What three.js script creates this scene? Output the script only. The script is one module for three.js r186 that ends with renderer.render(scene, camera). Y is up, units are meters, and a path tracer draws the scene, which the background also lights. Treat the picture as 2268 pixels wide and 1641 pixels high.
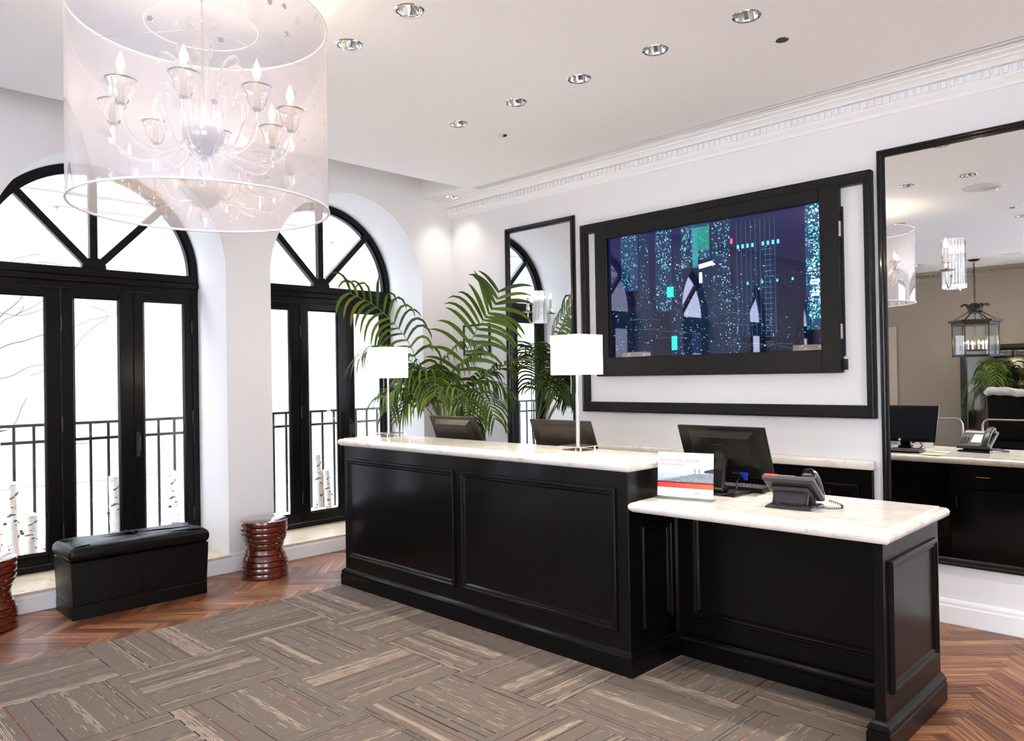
import * as THREE from 'three';
import { mergeGeometries, toCreasedNormals } from 'three/addons/utils/BufferGeometryUtils.js';
import { ImprovedNoise } from 'three/addons/math/ImprovedNoise.js';
import { RectAreaLightUniformsLib } from 'three/addons/lights/RectAreaLightUniformsLib.js';

// ---------------------------------------------------------------- camera, sky, exposure
const scene = new THREE.Scene();
const camera = new THREE.PerspectiveCamera(2 * Math.atan(1641 / 2 / 1686.2) * 180 / Math.PI, 2268 / 1641, 0.05, 200);
camera.position.set(5.9045, 1.52, 5.0804);
camera.rotation.set(0.0081, 0.7831, -0.0166, 'YXZ');
const SKY = 12;                                   // overcast winter sky
scene.background = new THREE.Color(0.90, 0.95, 1.06);
scene.backgroundIntensity = SKY;
const renderer = new THREE.WebGLRenderer({ antialias: true });
renderer.toneMapping = THREE.LinearToneMapping;
renderer.toneMappingExposure = 1.16;
renderer.shadowMap.enabled = true;
RectAreaLightUniformsLib.init();
const LAMP = { down: 3.6, corner: 1.5, bulb: 0.15, table: 0.7, lantern: 0.22, sconce: 0.25 };   // lamp strengths, used in the lamps' builders

// ---------------------------------------------------------------- helpers
function rng(seed) { let s = seed >>> 0; return () => { s = (s + 0x6d2b79f5) | 0; let t = Math.imul(s ^ (s >>> 15), 1 | s); t = (t + Math.imul(t ^ (t >>> 7), 61 | t)) ^ t; return ((t ^ (t >>> 14)) >>> 0) / 4294967296; }; }
const V = (x, y, z) => new THREE.Vector3(x, y, z);
const PI = Math.PI;
const perlin = new ImprovedNoise();
const fbm = (x, y, z, o = 4) => { let s = 0, a = 0.5, f = 1; for (let i = 0; i < o; i++) { s += a * perlin.noise(x * f, y * f, z * f + i * 7.3); a *= 0.5; f *= 2; } return s; };
const clamp = (x, a = 0, b = 1) => Math.min(b, Math.max(a, x));

function dataTex(w, h, fn, srgb = false) {
  const d = new Uint8Array(w * h * 4);
  for (let y = 0; y < h; y++) for (let x = 0; x < w; x++) {
    const c = fn(x / w, y / h, x, y), i = (y * w + x) * 4;
    if (typeof c === 'number') { d[i] = d[i + 1] = d[i + 2] = clamp(c) * 255; } else { d[i] = clamp(c[0]) * 255; d[i + 1] = clamp(c[1]) * 255; d[i + 2] = clamp(c[2]) * 255; }
    d[i + 3] = 255;
  }
  const t = new THREE.DataTexture(d, w, h, THREE.RGBAFormat);
  t.wrapS = t.wrapT = THREE.RepeatWrapping; t.magFilter = THREE.LinearFilter; t.minFilter = THREE.LinearMipmapLinearFilter; t.generateMipmaps = true;
  if (srgb) t.colorSpace = THREE.SRGBColorSpace;
  t.needsUpdate = true;
  return t;
}
function canvasTex(w, h, draw, repeat = false) {
  const c = document.createElement('canvas'); c.width = w; c.height = h;
  draw(c.getContext('2d'), w, h);
  const t = new THREE.CanvasTexture(c); t.colorSpace = THREE.SRGBColorSpace;
  if (repeat) t.wrapS = t.wrapT = THREE.RepeatWrapping;
  return t;
}
const scaled = (t, rx, ry, ox = 0, oy = 0) => { const c = t.clone(); c.repeat.set(rx, ry); c.offset.set(ox, oy); c.needsUpdate = true; return c; };

// every geometry is non-indexed with position, normal, uv (uv in metres unless said otherwise)
function fin(g, uvMetres = true) {
  g = g.index ? g.toNonIndexed() : g;
  for (const n of Object.keys(g.attributes)) if (!['position', 'normal', 'uv'].includes(n)) g.deleteAttribute(n);
  g.morphAttributes = {}; g.clearGroups();
  if (uvMetres || !g.attributes.uv) boxUV(g);
  return g;
}
function boxUV(g) {
  const p = g.attributes.position, uv = new Float32Array(p.count * 2), a = V(), b = V(), c = V(), n = V();
  for (let i = 0; i < p.count; i += 3) {
    a.fromBufferAttribute(p, i); b.fromBufferAttribute(p, i + 1); c.fromBufferAttribute(p, i + 2);
    n.crossVectors(b.clone().sub(a), c.clone().sub(a));
    const ax = Math.abs(n.x), ay = Math.abs(n.y), az = Math.abs(n.z);
    [a, b, c].forEach((q, k) => {
      let u, v;
      if (ay >= ax && ay >= az) { u = q.x; v = q.z; } else if (ax >= az) { u = q.z; v = q.y; } else { u = q.x; v = q.y; }
      uv[(i + k) * 2] = u; uv[(i + k) * 2 + 1] = v;
    });
  }
  g.setAttribute('uv', new THREE.BufferAttribute(uv, 2));
  return g;
}
function fromTris(pos, smooth = 0) {
  let g = new THREE.BufferGeometry();
  g.setAttribute('position', new THREE.Float32BufferAttribute(pos, 3));
  g.computeVertexNormals();
  boxUV(g);
  if (smooth) g = toCreasedNormals(g, smooth);
  return g;
}
const quad = (P, a, b, c, d) => P.push(...a, ...b, ...c, ...a, ...c, ...d);
const G = {
  // chamfered box, centred
  box(w, h, d, c = 0.003) {
    c = Math.min(c, w * 0.45, h * 0.45, d * 0.45);
    const W = w / 2, H = h / 2, D = d / 2, P = [], vs = {};
    for (const x of [-1, 1]) for (const y of [-1, 1]) for (const z of [-1, 1]) vs[[x, y, z]] = [[x * W, y * (H - c), z * (D - c)], [x * (W - c), y * H, z * (D - c)], [x * (W - c), y * (H - c), z * D]];
    const face = (pts) => {
      const ctr = pts.reduce((s, p) => [s[0] + p[0], s[1] + p[1], s[2] + p[2]], [0, 0, 0]);
      const u = pts[1].map((v, i) => v - pts[0][i]), w2 = pts[2].map((v, i) => v - pts[0][i]);
      const n = [u[1] * w2[2] - u[2] * w2[1], u[2] * w2[0] - u[0] * w2[2], u[0] * w2[1] - u[1] * w2[0]];
      if (n[0] * ctr[0] + n[1] * ctr[1] + n[2] * ctr[2] < 0) pts = pts.slice().reverse();
      for (let i = 1; i < pts.length - 1; i++) P.push(...pts[0], ...pts[i], ...pts[i + 1]);
    };
    for (const s of [-1, 1]) {
      face([[-1, -1], [1, -1], [1, 1], [-1, 1]].map(([a, b]) => vs[[s, a, b]][0]));
      face([[-1, -1], [1, -1], [1, 1], [-1, 1]].map(([a, b]) => vs[[a, s, b]][1]));
      face([[-1, -1], [1, -1], [1, 1], [-1, 1]].map(([a, b]) => vs[[a, b, s]][2]));
      for (const t of [-1, 1]) {
        face([vs[[s, t, -1]][0], vs[[s, t, 1]][0], vs[[s, t, 1]][1], vs[[s, t, -1]][1]]);
        face([vs[[s, -1, t]][0], vs[[s, 1, t]][0], vs[[s, 1, t]][2], vs[[s, -1, t]][2]]);
        face([vs[[-1, s, t]][1], vs[[1, s, t]][1], vs[[1, s, t]][2], vs[[-1, s, t]][2]]);
      }
    }
    for (const k of Object.keys(vs)) face(vs[k]);
    return fromTris(P);
  },
  // chamfered box from two corners
  bb(x0, x1, y0, y1, z0, z1, c = 0.003) { return G.box(x1 - x0, y1 - y0, z1 - z0, c).translate((x0 + x1) / 2, (y0 + y1) / 2, (z0 + z1) / 2); },
  cyl(r0, r1, h, n = 20, open = false) { return fin(new THREE.CylinderGeometry(r1, r0, h, n, 1, open)); },      // bottom radius, top radius
  lathe(pts, n = 32, crease = 0.6) { return toCreasedNormals(fin(new THREE.LatheGeometry(pts.map(([r, y]) => new THREE.Vector2(r, y)), n)), crease); },
  tube(pts, r, seg = 24, rad = 8, closed = false) { return fin(new THREE.TubeGeometry(new THREE.CatmullRomCurve3(pts.map((p) => (p.isVector3 ? p : V(...p))), closed), seg, r, rad, closed)); },
  sphere(r, n = 16) { return fin(new THREE.SphereGeometry(r, n, Math.max(8, n * 0.6 | 0))); },
  torus(R, r, n = 48, m = 8) { return fin(new THREE.TorusGeometry(R, r, m, n)); },
  // mitred picture-frame moulding round a w x h rectangle in XY facing +z; profile [[inset, z], ...] from the outside in
  frame(w, h, prof) {
    const P = [], ring = ([i, z]) => [[-w / 2 + i, -h / 2 + i, z], [w / 2 - i, -h / 2 + i, z], [w / 2 - i, h / 2 - i, z], [-w / 2 + i, h / 2 - i, z]];
    for (let k = 0; k < prof.length - 1; k++) { const A = ring(prof[k]), B = ring(prof[k + 1]); for (let s = 0; s < 4; s++) quad(P, A[s], A[(s + 1) % 4], B[(s + 1) % 4], B[s]); }
    return fromTris(P);
  },
  // mitred moulding along a path in XZ; profile [[out, y], ...], 'out' to the right-hand side (+z for a path towards +x); ends capped
  sweep(path, prof, closed = false) {
    const n = path.length, off = (o) => path.map((p, i) => {
      const prev = path[closed ? (i + n - 1) % n : i - 1], next = path[closed ? (i + 1) % n : i + 1];
      const nn = (a, b) => { const dx = b[0] - a[0], dz = b[1] - a[1], l = Math.hypot(dx, dz); return [-dz / l, dx / l]; };
      const n1 = prev ? nn(prev, p) : nn(p, next), n2 = next ? nn(p, next) : nn(prev, p);
      const k = 1 + n1[0] * n2[0] + n1[1] * n2[1];
      return [p[0] + o * (n1[0] + n2[0]) / k, p[1] + o * (n1[1] + n2[1]) / k];
    });
    const P = [], rows = prof.map(([o, y]) => off(o).map(([x, z]) => [x, y, z]));
    for (let k = 0; k < rows.length - 1; k++) for (let i = 0; i < (closed ? n : n - 1); i++) { const j = (i + 1) % n; quad(P, rows[k][i], rows[k][j], rows[k + 1][j], rows[k + 1][i]); }
    if (!closed) for (const e of [0, n - 1]) {
      const tris = THREE.ShapeUtils.triangulateShape(prof.map(([o, y]) => new THREE.Vector2(o, y)), []);
      for (const t of tris) { const q = e ? t.slice().reverse() : t; for (const v of q) P.push(...rows[v][e]); }
    }
    return fromTris(P);
  },
  // slab: polygon in XZ (counted so that 'out' is outwards), profile [[out, y], ...] from the top edge to the bottom edge
  slab(poly, prof) {
    let area = 0; poly.forEach((p, i) => { const q = poly[(i + 1) % poly.length]; area += p[0] * q[1] - q[0] * p[1]; });
    if (area > 0) poly = poly.slice().reverse();
    const n = poly.length, off = (o) => poly.map((p, i) => {
      const a = poly[(i + n - 1) % n], b = poly[(i + 1) % n];
      const nn = (u, v) => { const dx = v[0] - u[0], dz = v[1] - u[1], l = Math.hypot(dx, dz); return [-dz / l, dx / l]; };
      const n1 = nn(a, p), n2 = nn(p, b), k = 1 + n1[0] * n2[0] + n1[1] * n2[1];
      return [p[0] + o * (n1[0] + n2[0]) / k, p[1] + o * (n1[1] + n2[1]) / k];
    });
    const P = [], rows = prof.map(([o, y]) => off(o).map(([x, z]) => [x, y, z]));
    for (let k = 0; k < rows.length - 1; k++) for (let i = 0; i < n; i++) { const j = (i + 1) % n; quad(P, rows[k][i], rows[k + 1][i], rows[k + 1][j], rows[k][j]); }
    for (const [row, flip] of [[rows[0], false], [rows[rows.length - 1], true]]) {
      const tris = THREE.ShapeUtils.triangulateShape(row.map((p) => new THREE.Vector2(p[0], p[2])), []);
      for (const t of tris) {
        const [a, b, c] = t.map((v) => row[v]), up = (b[2] - a[2]) * (c[0] - a[0]) - (b[0] - a[0]) * (c[2] - a[2]);
        if ((up > 0) === !flip) P.push(...a, ...b, ...c); else P.push(...a, ...c, ...b);
      }
    }
    return toCreasedNormals(fromTris(P), 0.5);
  },
  extrude(shape, depth, bevel = 0, seg = 12) { return fin(new THREE.ExtrudeGeometry(shape, { depth, bevelEnabled: bevel > 0, bevelSize: bevel, bevelThickness: bevel, bevelSegments: 2, curveSegments: seg })); },
  // bar between two points with a rectangular section
  bar(a, b, w, h, c = 0.002) { const d = b.clone().sub(a), g = G.box(w, h, d.length(), c); g.applyQuaternion(new THREE.Quaternion().setFromUnitVectors(V(0, 0, 1), d.clone().normalize())); return g.translate(...a.clone().add(b).multiplyScalar(0.5).toArray()); },
  rod(a, b, r, n = 10) { const d = b.clone().sub(a), g = G.cyl(r, r, d.length(), n); g.applyQuaternion(new THREE.Quaternion().setFromUnitVectors(V(0, 1, 0), d.clone().normalize())); return g.translate(...a.clone().add(b).multiplyScalar(0.5).toArray()); },
};
const merge = (list) => mergeGeometries(list, false);
const used = {};
function numbered(n) { const k = used[n] = (used[n] ?? -1) + 1; return k ? `${n}_${String(k).padStart(3, '0')}` : n; }
function mesh(name, geo, material, parent) {
  const m = new THREE.Mesh(Array.isArray(geo) ? merge(geo) : geo, material);
  m.name = parent ? name : numbered(name); m.castShadow = m.receiveShadow = true;
  (parent ?? scene).add(m);
  return m;
}
function tag(o, label, category, group, kind) { Object.assign(o.userData, { label, category }); if (group) o.userData.group = group; if (kind) o.userData.kind = kind; return o; }
function thing(name, label, category, pos = [0, 0, 0], turn = 0, group) { const o = new THREE.Group(); o.name = numbered(name); o.position.set(...pos); o.rotation.y = turn; scene.add(o); return tag(o, label, category, group); }
function struct(name, geo, material) { const o = geo ? mesh(name, geo, material) : new THREE.Group(); if (!geo) { o.name = numbered(name); scene.add(o); } o.userData.kind = 'structure'; return o; }
function group(name, parent) { const o = new THREE.Group(); o.name = name; parent.add(o); return o; }
function copy(o, pos, turn, label, grp) { const c = o.clone(); c.name = numbered(o.name.replace(/_\d{3}$/, '')); c.userData = { ...o.userData }; scene.add(c); if (pos) c.position.set(...pos); if (turn !== undefined) c.rotation.y = turn; if (label) c.userData.label = label; if (grp) c.userData.group = grp; return c; }
function point(parent, color, I, x, y, z, size = 1) { const l = new THREE.PointLight(color, I); l.position.set(x, y, z); l.castShadow = true; l.shadow.radius = size; l.shadow.mapSize.set(512, 512); parent.add(l); return l; }

// ---------------------------------------------------------------- materials
const rgb = (r, g, b) => new THREE.Color().setRGB(r, g, b);
const phys = (o) => new THREE.MeshPhysicalMaterial(o);
const std = (o) => new THREE.MeshStandardMaterial(o);
const plasterBump = dataTex(256, 256, (u, v) => 0.5 + fbm(u * 40, v * 40, 1) * 0.6);
const grainTex = dataTex(512, 1024, (u, v) => {                        // open-pored oak grain running up v; covers 0.6 m x 1.2 m
  const w = fbm(u * 6, v * 2.2, 3) * 0.5, cath = Math.sin((u * 9 + w * 3 + fbm(u * 2, v * 1.2, 9) * 2) * 12);
  const pores = Math.pow(Math.abs(perlin.noise(u * 230, v * 7, 2)), 0.6);
  return 0.62 - pores * 0.42 * (0.5 + 0.5 * cath) + cath * 0.08;
});
const grain = scaled(grainTex, 1 / 0.6, 1 / 1.2);
const M = {};
M.wall = std({ color: rgb(0.80, 0.785, 0.79), roughness: 0.75, bumpMap: scaled(plasterBump, 2, 2), bumpScale: 0.0004 });
M.ceiling = std({ color: rgb(0.87, 0.865, 0.89), roughness: 0.9 });
M.trim = std({ color: rgb(0.86, 0.86, 0.87), roughness: 0.4 });
M.tan = std({ color: rgb(0.33, 0.265, 0.215), roughness: 0.8, bumpMap: scaled(plasterBump, 2, 2), bumpScale: 0.0004 });
M.black = phys({ color: rgb(0.003, 0.0027, 0.003), roughness: 0.35, specularIntensity: 0.12, bumpMap: grain, bumpScale: 0.0002, clearcoat: 0.3, clearcoatRoughness: 0.13 });
M.blackFlat = phys({ color: rgb(0.006, 0.0058, 0.0065), roughness: 0.45, specularIntensity: 0.45, bumpMap: grain, bumpScale: 0.0002 });
M.frameBlack = phys({ color: rgb(0.004, 0.0036, 0.004), roughness: 0.35, specularIntensity: 0.4, clearcoat: 0.3, clearcoatRoughness: 0.12 });
M.windowBlack = phys({ color: rgb(0.0028, 0.0026, 0.0027), roughness: 0.4, specularIntensity: 0.15, bumpMap: grain, bumpScale: 0.0003, clearcoat: 0.22, clearcoatRoughness: 0.18 });
M.iron = std({ color: rgb(0.012, 0.012, 0.014), roughness: 0.5, metalness: 0.3 });
M.chrome = std({ color: rgb(0.78, 0.77, 0.76), roughness: 0.09, metalness: 1 });
M.nickel = std({ color: rgb(0.66, 0.63, 0.59), roughness: 0.26, metalness: 1 });
M.darkMetal = std({ color: rgb(0.05, 0.045, 0.04), roughness: 0.4, metalness: 0.8 });
M.glass = phys({ color: rgb(0.97, 0.985, 0.985), transmission: 1, thickness: 0, roughness: 0, ior: 1.5 });
M.crystal = phys({ color: rgb(0.93, 0.91, 0.88), transmission: 0.94, thickness: 0, roughness: 0.0, ior: 2.0 });
M.crystalSolid = phys({ color: rgb(1, 0.98, 0.95), transmission: 1, thickness: 0.01, roughness: 0.0, ior: 1.5 });
M.rodGlass = phys({ color: rgb(0.98, 0.98, 0.99), transmission: 1, thickness: 0.01, roughness: 0.0, ior: 1.5 });
M.mirror = std({ color: rgb(0.86, 0.88, 0.87), roughness: 0.0, metalness: 1 });
M.plastic = phys({ color: rgb(0.005, 0.0045, 0.004), roughness: 0.34, specularIntensity: 0.45 });
M.plasticBrown = phys({ color: rgb(0.022, 0.016, 0.011), roughness: 0.36, specularIntensity: 0.6 });
M.phone = phys({ color: rgb(0.028, 0.026, 0.03), roughness: 0.36, specularIntensity: 0.6 });
M.phoneDark = phys({ color: rgb(0.014, 0.014, 0.018), roughness: 0.3, clearcoat: 0.5, clearcoatRoughness: 0.12 });
M.screenOff = phys({ color: rgb(0.006, 0.006, 0.007), roughness: 0.25 });
M.white = std({ color: rgb(0.82, 0.82, 0.82), roughness: 0.5 });
M.paper = std({ color: rgb(0.85, 0.84, 0.82), roughness: 0.8 });
M.snow = std({ color: rgb(0.88, 0.9, 0.93), roughness: 0.9, bumpMap: scaled(plasterBump, 3, 3), bumpScale: 0.004 });
const marbleTex = dataTex(1024, 1024, (u, v) => {                      // covers 1.5 m
  const w = fbm(u * 4, v * 4, 5, 5) * 0.9, a = Math.abs(Math.sin((u * 2.3 + v * 3.1 + w) * 5.0));
  const vein = Math.pow(1 - a, 9) * (0.4 + fbm(u * 5, v * 5, 2) * 1.2), fine = Math.pow(1 - Math.abs(fbm(u * 7 + 3, v * 9, 8, 5)) * 2, 14) * 0.35, cloud = fbm(u * 3, v * 3, 11, 4) * 0.10;
  const k = clamp(vein * 0.55 + fine * 0.8, 0, 0.75);
  return [0.93 - k * 0.25 + cloud * 0.4, 0.905 - k * 0.29 + cloud * 0.45, 0.87 - k * 0.34 + cloud * 0.55];
}, true);
M.marble = phys({ map: scaled(marbleTex, 1 / 1.5, 1 / 1.5), roughness: 0.16, clearcoat: 0.3, clearcoatRoughness: 0.05 });
M.sill = phys({ color: rgb(0.86, 0.76, 0.60), map: scaled(marbleTex, 1 / 0.9, 1 / 0.9, 0.3, 0.2), roughness: 0.3 });
const leatherBump = dataTex(512, 512, (u, v) => 0.5 + fbm(u * 60, v * 60, 4, 3) * 0.5 + fbm(u * 6, v * 6, 6, 3) * 0.5);
M.leather = phys({ color: rgb(0.003, 0.0028, 0.0028), specularIntensity: 0.4, roughness: 0.36, bumpMap: scaled(leatherBump, 2, 2), bumpScale: 0.0016 });
const lacquerTex = dataTex(512, 256, (u, v) => { const b = fbm(u * 9, v * 1.5, 3, 4), k = 0.5 + b; return [0.24 + 0.34 * k * k, 0.085 + 0.13 * k * k, 0.05 + 0.06 * k * k]; }, true);
M.lacquer = phys({ map: lacquerTex, roughness: 0.25, clearcoat: 1, clearcoatRoughness: 0.06 });
const barkTex = dataTex(256, 512, (u, v) => { const d = fbm(u * 5, v * 22, 7, 3), e = fbm(u * 9, v * 9, 2, 3), k = d > 0.2 ? 0.45 : 1, t = clamp(0.3 + e * 1.6); return [0.97 * k, (0.96 - 0.12 * t) * k, (0.95 - 0.22 * t) * k]; }, true);
M.birch = std({ map: barkTex, roughness: 0.9 });
M.twig = std({ color: rgb(0.09, 0.08, 0.075), roughness: 0.9 });
M.leaf = [[0.050, 0.095, 0.010], [0.065, 0.115, 0.012], [0.032, 0.066, 0.010], [0.12, 0.13, 0.02]].map(([r, g, b]) => phys({ color: rgb(r, g, b), roughness: 0.42, side: THREE.DoubleSide, specularIntensity: 0.35 }));
M.stem = std({ color: rgb(0.16, 0.22, 0.06), roughness: 0.5 });
M.terracotta = std({ color: rgb(0.05, 0.04, 0.035), roughness: 0.6 });
M.soil = std({ color: rgb(0.03, 0.02, 0.012), roughness: 1 });
M.brass = std({ color: rgb(0.6, 0.42, 0.18), roughness: 0.25, metalness: 1 });
M.ebony = phys({ color: rgb(0.014, 0.009, 0.007), roughness: 0.35, clearcoat: 0.5, clearcoatRoughness: 0.2 });
const BULB = rgb(1.0, 0.80, 0.55);
M.bulb = std({ color: rgb(1, 0.95, 0.85), emissive: rgb(1, 0.86, 0.62), emissiveIntensity: 22 });
M.candle = std({ color: rgb(0.85, 0.80, 0.70), roughness: 0.5 });
M.lampDisc = std({ color: rgb(1, 1, 1), emissive: rgb(1, 0.9, 0.75), emissiveIntensity: 2.0 });

// ---------------------------------------------------------------- the setting: floor, carpet, walls, ceiling
const HC = 3.288, XR = 8.8, ZR = 10.2;             // ceiling height, right wall, front wall (behind the camera)
const floor = struct('floor', G.bb(-0.6, XR + 0.3, -0.2, -0.013, -0.3, ZR + 0.3, 0.001), std({ color: rgb(0.08, 0.045, 0.025), roughness: 0.7 }));
const plankTex = dataTex(1024, 256, (u, v) => { const f = fbm(u * 3, v * 26, 4, 4), l = Math.pow(Math.abs(perlin.noise(u * 8, v * 90, 7)), 0.7); const k = clamp(0.72 + f * 0.7 - l * 0.25, 0.2, 1.1); return [k, k * (0.97 + f * 0.05), k * (0.93 + f * 0.08)]; }, true);
const plankMats = [[0.66, 0.28, 0.125], [0.44, 0.17, 0.075], [0.80, 0.38, 0.19], [0.36, 0.13, 0.06], [0.60, 0.25, 0.12], [0.48, 0.20, 0.105]].map(([r, g, b], i) => phys({ color: rgb(r, g, b), map: scaled(plankTex, 1 / 1.2, 1 / 0.3, i * 0.17, i * 0.29), roughness: 0.42, specularIntensity: 0.7, clearcoat: 0.12, clearcoatRoughness: 0.15 }));
{
  // herringbone, planks at 45 degrees to the walls
  const W = 0.078, N = 6, r = rng(11), S = Math.SQRT1_2;
  const toWorld = (a, b) => [(a * S - b * S) * W + 0.3, (a * S + b * S) * W + 1.0];
  const clip = (poly, x0, x1, z0, z1) => {
    for (const [ax, lim, sg] of [[0, x0, 1], [0, x1, -1], [1, z0, 1], [1, z1, -1]]) {
      const out = [];
      poly.forEach((p, i) => {
        const q = poly[(i + 1) % poly.length], dp = (p[ax] - lim) * sg, dq = (q[ax] - lim) * sg;
        if (dp >= 0) out.push(p);
        if (dp * dq < 0) { const t = dp / (dp - dq); out.push([p[0] + (q[0] - p[0]) * t, p[1] + (q[1] - p[1]) * t]); }
      });
      poly = out; if (poly.length < 3) return null;
    }
    return poly;
  };
  const prism = (poly, dir, ou, ov) => {
    const c = poly.reduce((s, p) => [s[0] + p[0] / poly.length, s[1] + p[1] / poly.length], [0, 0]), P = [];
    const inset = (d) => poly.map((p) => { const l = Math.hypot(p[0] - c[0], p[1] - c[1]); return [p[0] - (p[0] - c[0]) / l * d, p[1] - (p[1] - c[1]) / l * d]; });
    let area = 0; poly.forEach((p, i) => { const q = poly[(i + 1) % poly.length]; area += p[0] * q[1] - q[0] * p[1]; });
    if (area > 0) poly.reverse();
    const top = inset(0.0016), mid = inset(0.0004), n = poly.length;
    for (let i = 1; i < n - 1; i++) P.push(top[0][0], 0, top[0][1], top[i][0], 0, top[i][1], top[i + 1][0], 0, top[i + 1][1]);
    for (let i = 0; i < n; i++) { const j = (i + 1) % n; quad(P, [top[i][0], 0, top[i][1]], [mid[i][0], -0.0015, mid[i][1]], [mid[j][0], -0.0015, mid[j][1]], [top[j][0], 0, top[j][1]]); quad(P, [mid[i][0], -0.0015, mid[i][1]], [mid[i][0], -0.013, mid[i][1]], [mid[j][0], -0.013, mid[j][1]], [mid[j][0], -0.0015, mid[j][1]]); }
    const g = fromTris(P), p = g.attributes.position, uv = g.attributes.uv;
    for (let i = 0; i < p.count; i++) uv.setXY(i, p.getX(i) * dir[0] + p.getZ(i) * dir[1] + ou, -p.getX(i) * dir[1] + p.getZ(i) * dir[0] + ov);
    return g;
  };
  const regions = [[0.022, 1.03, 1.4, 4.35, true], [4.1, 5.62, 0.022, 1.27, true], [4.799, 5.62, 1.27, 2.6, true], [1.03, 4.1, 0.022, 1.27, false], [0.022, 1.03, 0.022, 1.4, false], [0.022, 1.03, 4.35, ZR, false], [5.62, XR, 0.022, ZR, false], [4.799, 5.62, 2.6, ZR, false]];
  const rest = plankMats.map(() => []);
  for (const [x0, x1, z0, z1, single] of regions) {
    const lo = -2 - Math.ceil(20 / W), hi = Math.ceil(22 / W);
    const inv = (x, z) => { const X = (x - 0.3) / W, Z = (z - 1.0) / W; return [(X + Z) * S, (Z - X) * S]; };
    const cs = [[x0, z0], [x1, z0], [x0, z1], [x1, z1]].map(([x, z]) => inv(x, z)), a0 = Math.floor(Math.min(...cs.map((c) => c[0]))) - N, a1 = Math.ceil(Math.max(...cs.map((c) => c[0]))) + N, b0 = Math.floor(Math.min(...cs.map((c) => c[1]))) - N, b1 = Math.ceil(Math.max(...cs.map((c) => c[1]))) + N;
    for (let a = Math.max(a0, lo); a <= Math.min(a1, hi); a++) for (let b = b0; b <= b1; b++) {
      const m = (((a - b) % (2 * N)) + 2 * N) % (2 * N);
      let rect, dir;
      if (m === 0) { rect = [[a, b], [a + N, b], [a + N, b + 1], [a, b + 1]]; dir = [S, S]; } else if (m === 2 * N - 1) { rect = [[a, b], [a + 1, b], [a + 1, b + N], [a, b + N]]; dir = [-S, S]; } else continue;
      const poly = clip(rect.map(([p, q]) => toWorld(p, q)), x0, x1, z0, z1);
      if (!poly) continue;
      const k = Math.floor(r() * plankMats.length), g = prism(poly, dir, r() * 5, r() * 5);
      if (single) mesh('plank', g, plankMats[k], floor); else rest[k].push(g);
    }
  }
  rest.forEach((l, k) => { if (l.length) mesh('parquet', l, plankMats[k], floor).userData.kind = 'stuff'; });
}
// carpet tiles, quarter-turned
{
  const carpet = thing('carpet', 'taupe carpet of quarter-turned square tiles streaked with beige and red in front of the desk', 'carpet');
  const size = 512, base = [0.415, 0.368, 0.33], beige = [0.67, 0.59, 0.52];
  const mats = [0, 1, 2, 3, 4].map((s) => {
    const r = rng(100 + s), rows = 150, kinds = [];
    let dens = 0.05, left = 0;
    for (let i = 0; i < rows; i++) {
      if (left-- <= 0) { const q = r(); dens = q < 0.5 ? 0.03 : q < 0.75 ? 0.22 : 0.62; left = 4 + r() * (q < 0.5 ? 16 : 9); }
      kinds.push({ d: (i % 2 ? 0.12 : 1) * dens * (0.6 + 0.8 * r()) + (r() < 0.12 ? 0.2 : 0), k: r() < 0.03 ? 'dark' : 'b', o: r() * 50, f: 3 + r() * 7 });
    }
    for (const i of [Math.floor(r() * 60) + 10, Math.floor(r() * 50) + 85]) { kinds[i].k = 'red'; if (r() < 0.4) kinds[i + 1].k = 'dark'; }
    kinds[0].k = 'dark2';
    const px = rng(7 + s);
    const map = dataTex(size, size, (u, v) => {
      const q = kinds[Math.min(rows - 1, Math.floor(v * rows))], n = perlin.noise(u * q.f, q.o, s * 3.3) * 0.5 + 0.5, e = px(), g = 0.86 + e * 0.28;
      let c = base;
      if (q.k === 'red' && n > 0.33) c = [0.45, 0.13, 0.15]; else if (q.k === 'dark' && n > 0.35) c = [0.14, 0.12, 0.12]; else if (q.k === 'dark2' && n > 0.5) c = [0.2, 0.17, 0.17]; else if (n < 0.12 + q.d * 0.75 + (e - 0.5) * 0.2) c = beige;
      return c.map((x) => x * g);
    }, true);
    const pb = rng(50 + s);
    return std({ map, roughness: 0.95, bumpMap: s ? null : dataTex(512, 512, () => pb(), false), bumpScale: 0.002 });
  });
  const bump = mats[0].bumpMap; mats.forEach((m) => { m.bumpMap = bump; });
  const PX = 0.628, PZ = 0.613, geos = [0, 1].map((turn) => {
    const g = G.box(PX - 0.0012, 0.004, PZ - 0.0012, 0.001), p = g.attributes.position, uv = g.attributes.uv;
    for (let i = 0; i < p.count; i++) { const a = p.getX(i) / PX + 0.5, b = p.getZ(i) / PZ + 0.5; uv.setXY(i, turn ? b : a, turn ? a : b); }
    return g;
  });
  const r = rng(5);
  for (let i = 0; i < 6; i++) for (let j = -1; j < 10; j++) {
    const turn = ((i + j) % 2 + 2) % 2;
    const m = mesh('carpet_tile', geos[turn], mats[Math.floor(r() * mats.length)], carpet);
    m.position.set(1.03 + PX * (i + 0.5), 0.0022, 1.885 + PZ * (j + 0.5));
    if (r() < 0.5) m.rotation.y = PI;
  }
}
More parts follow.
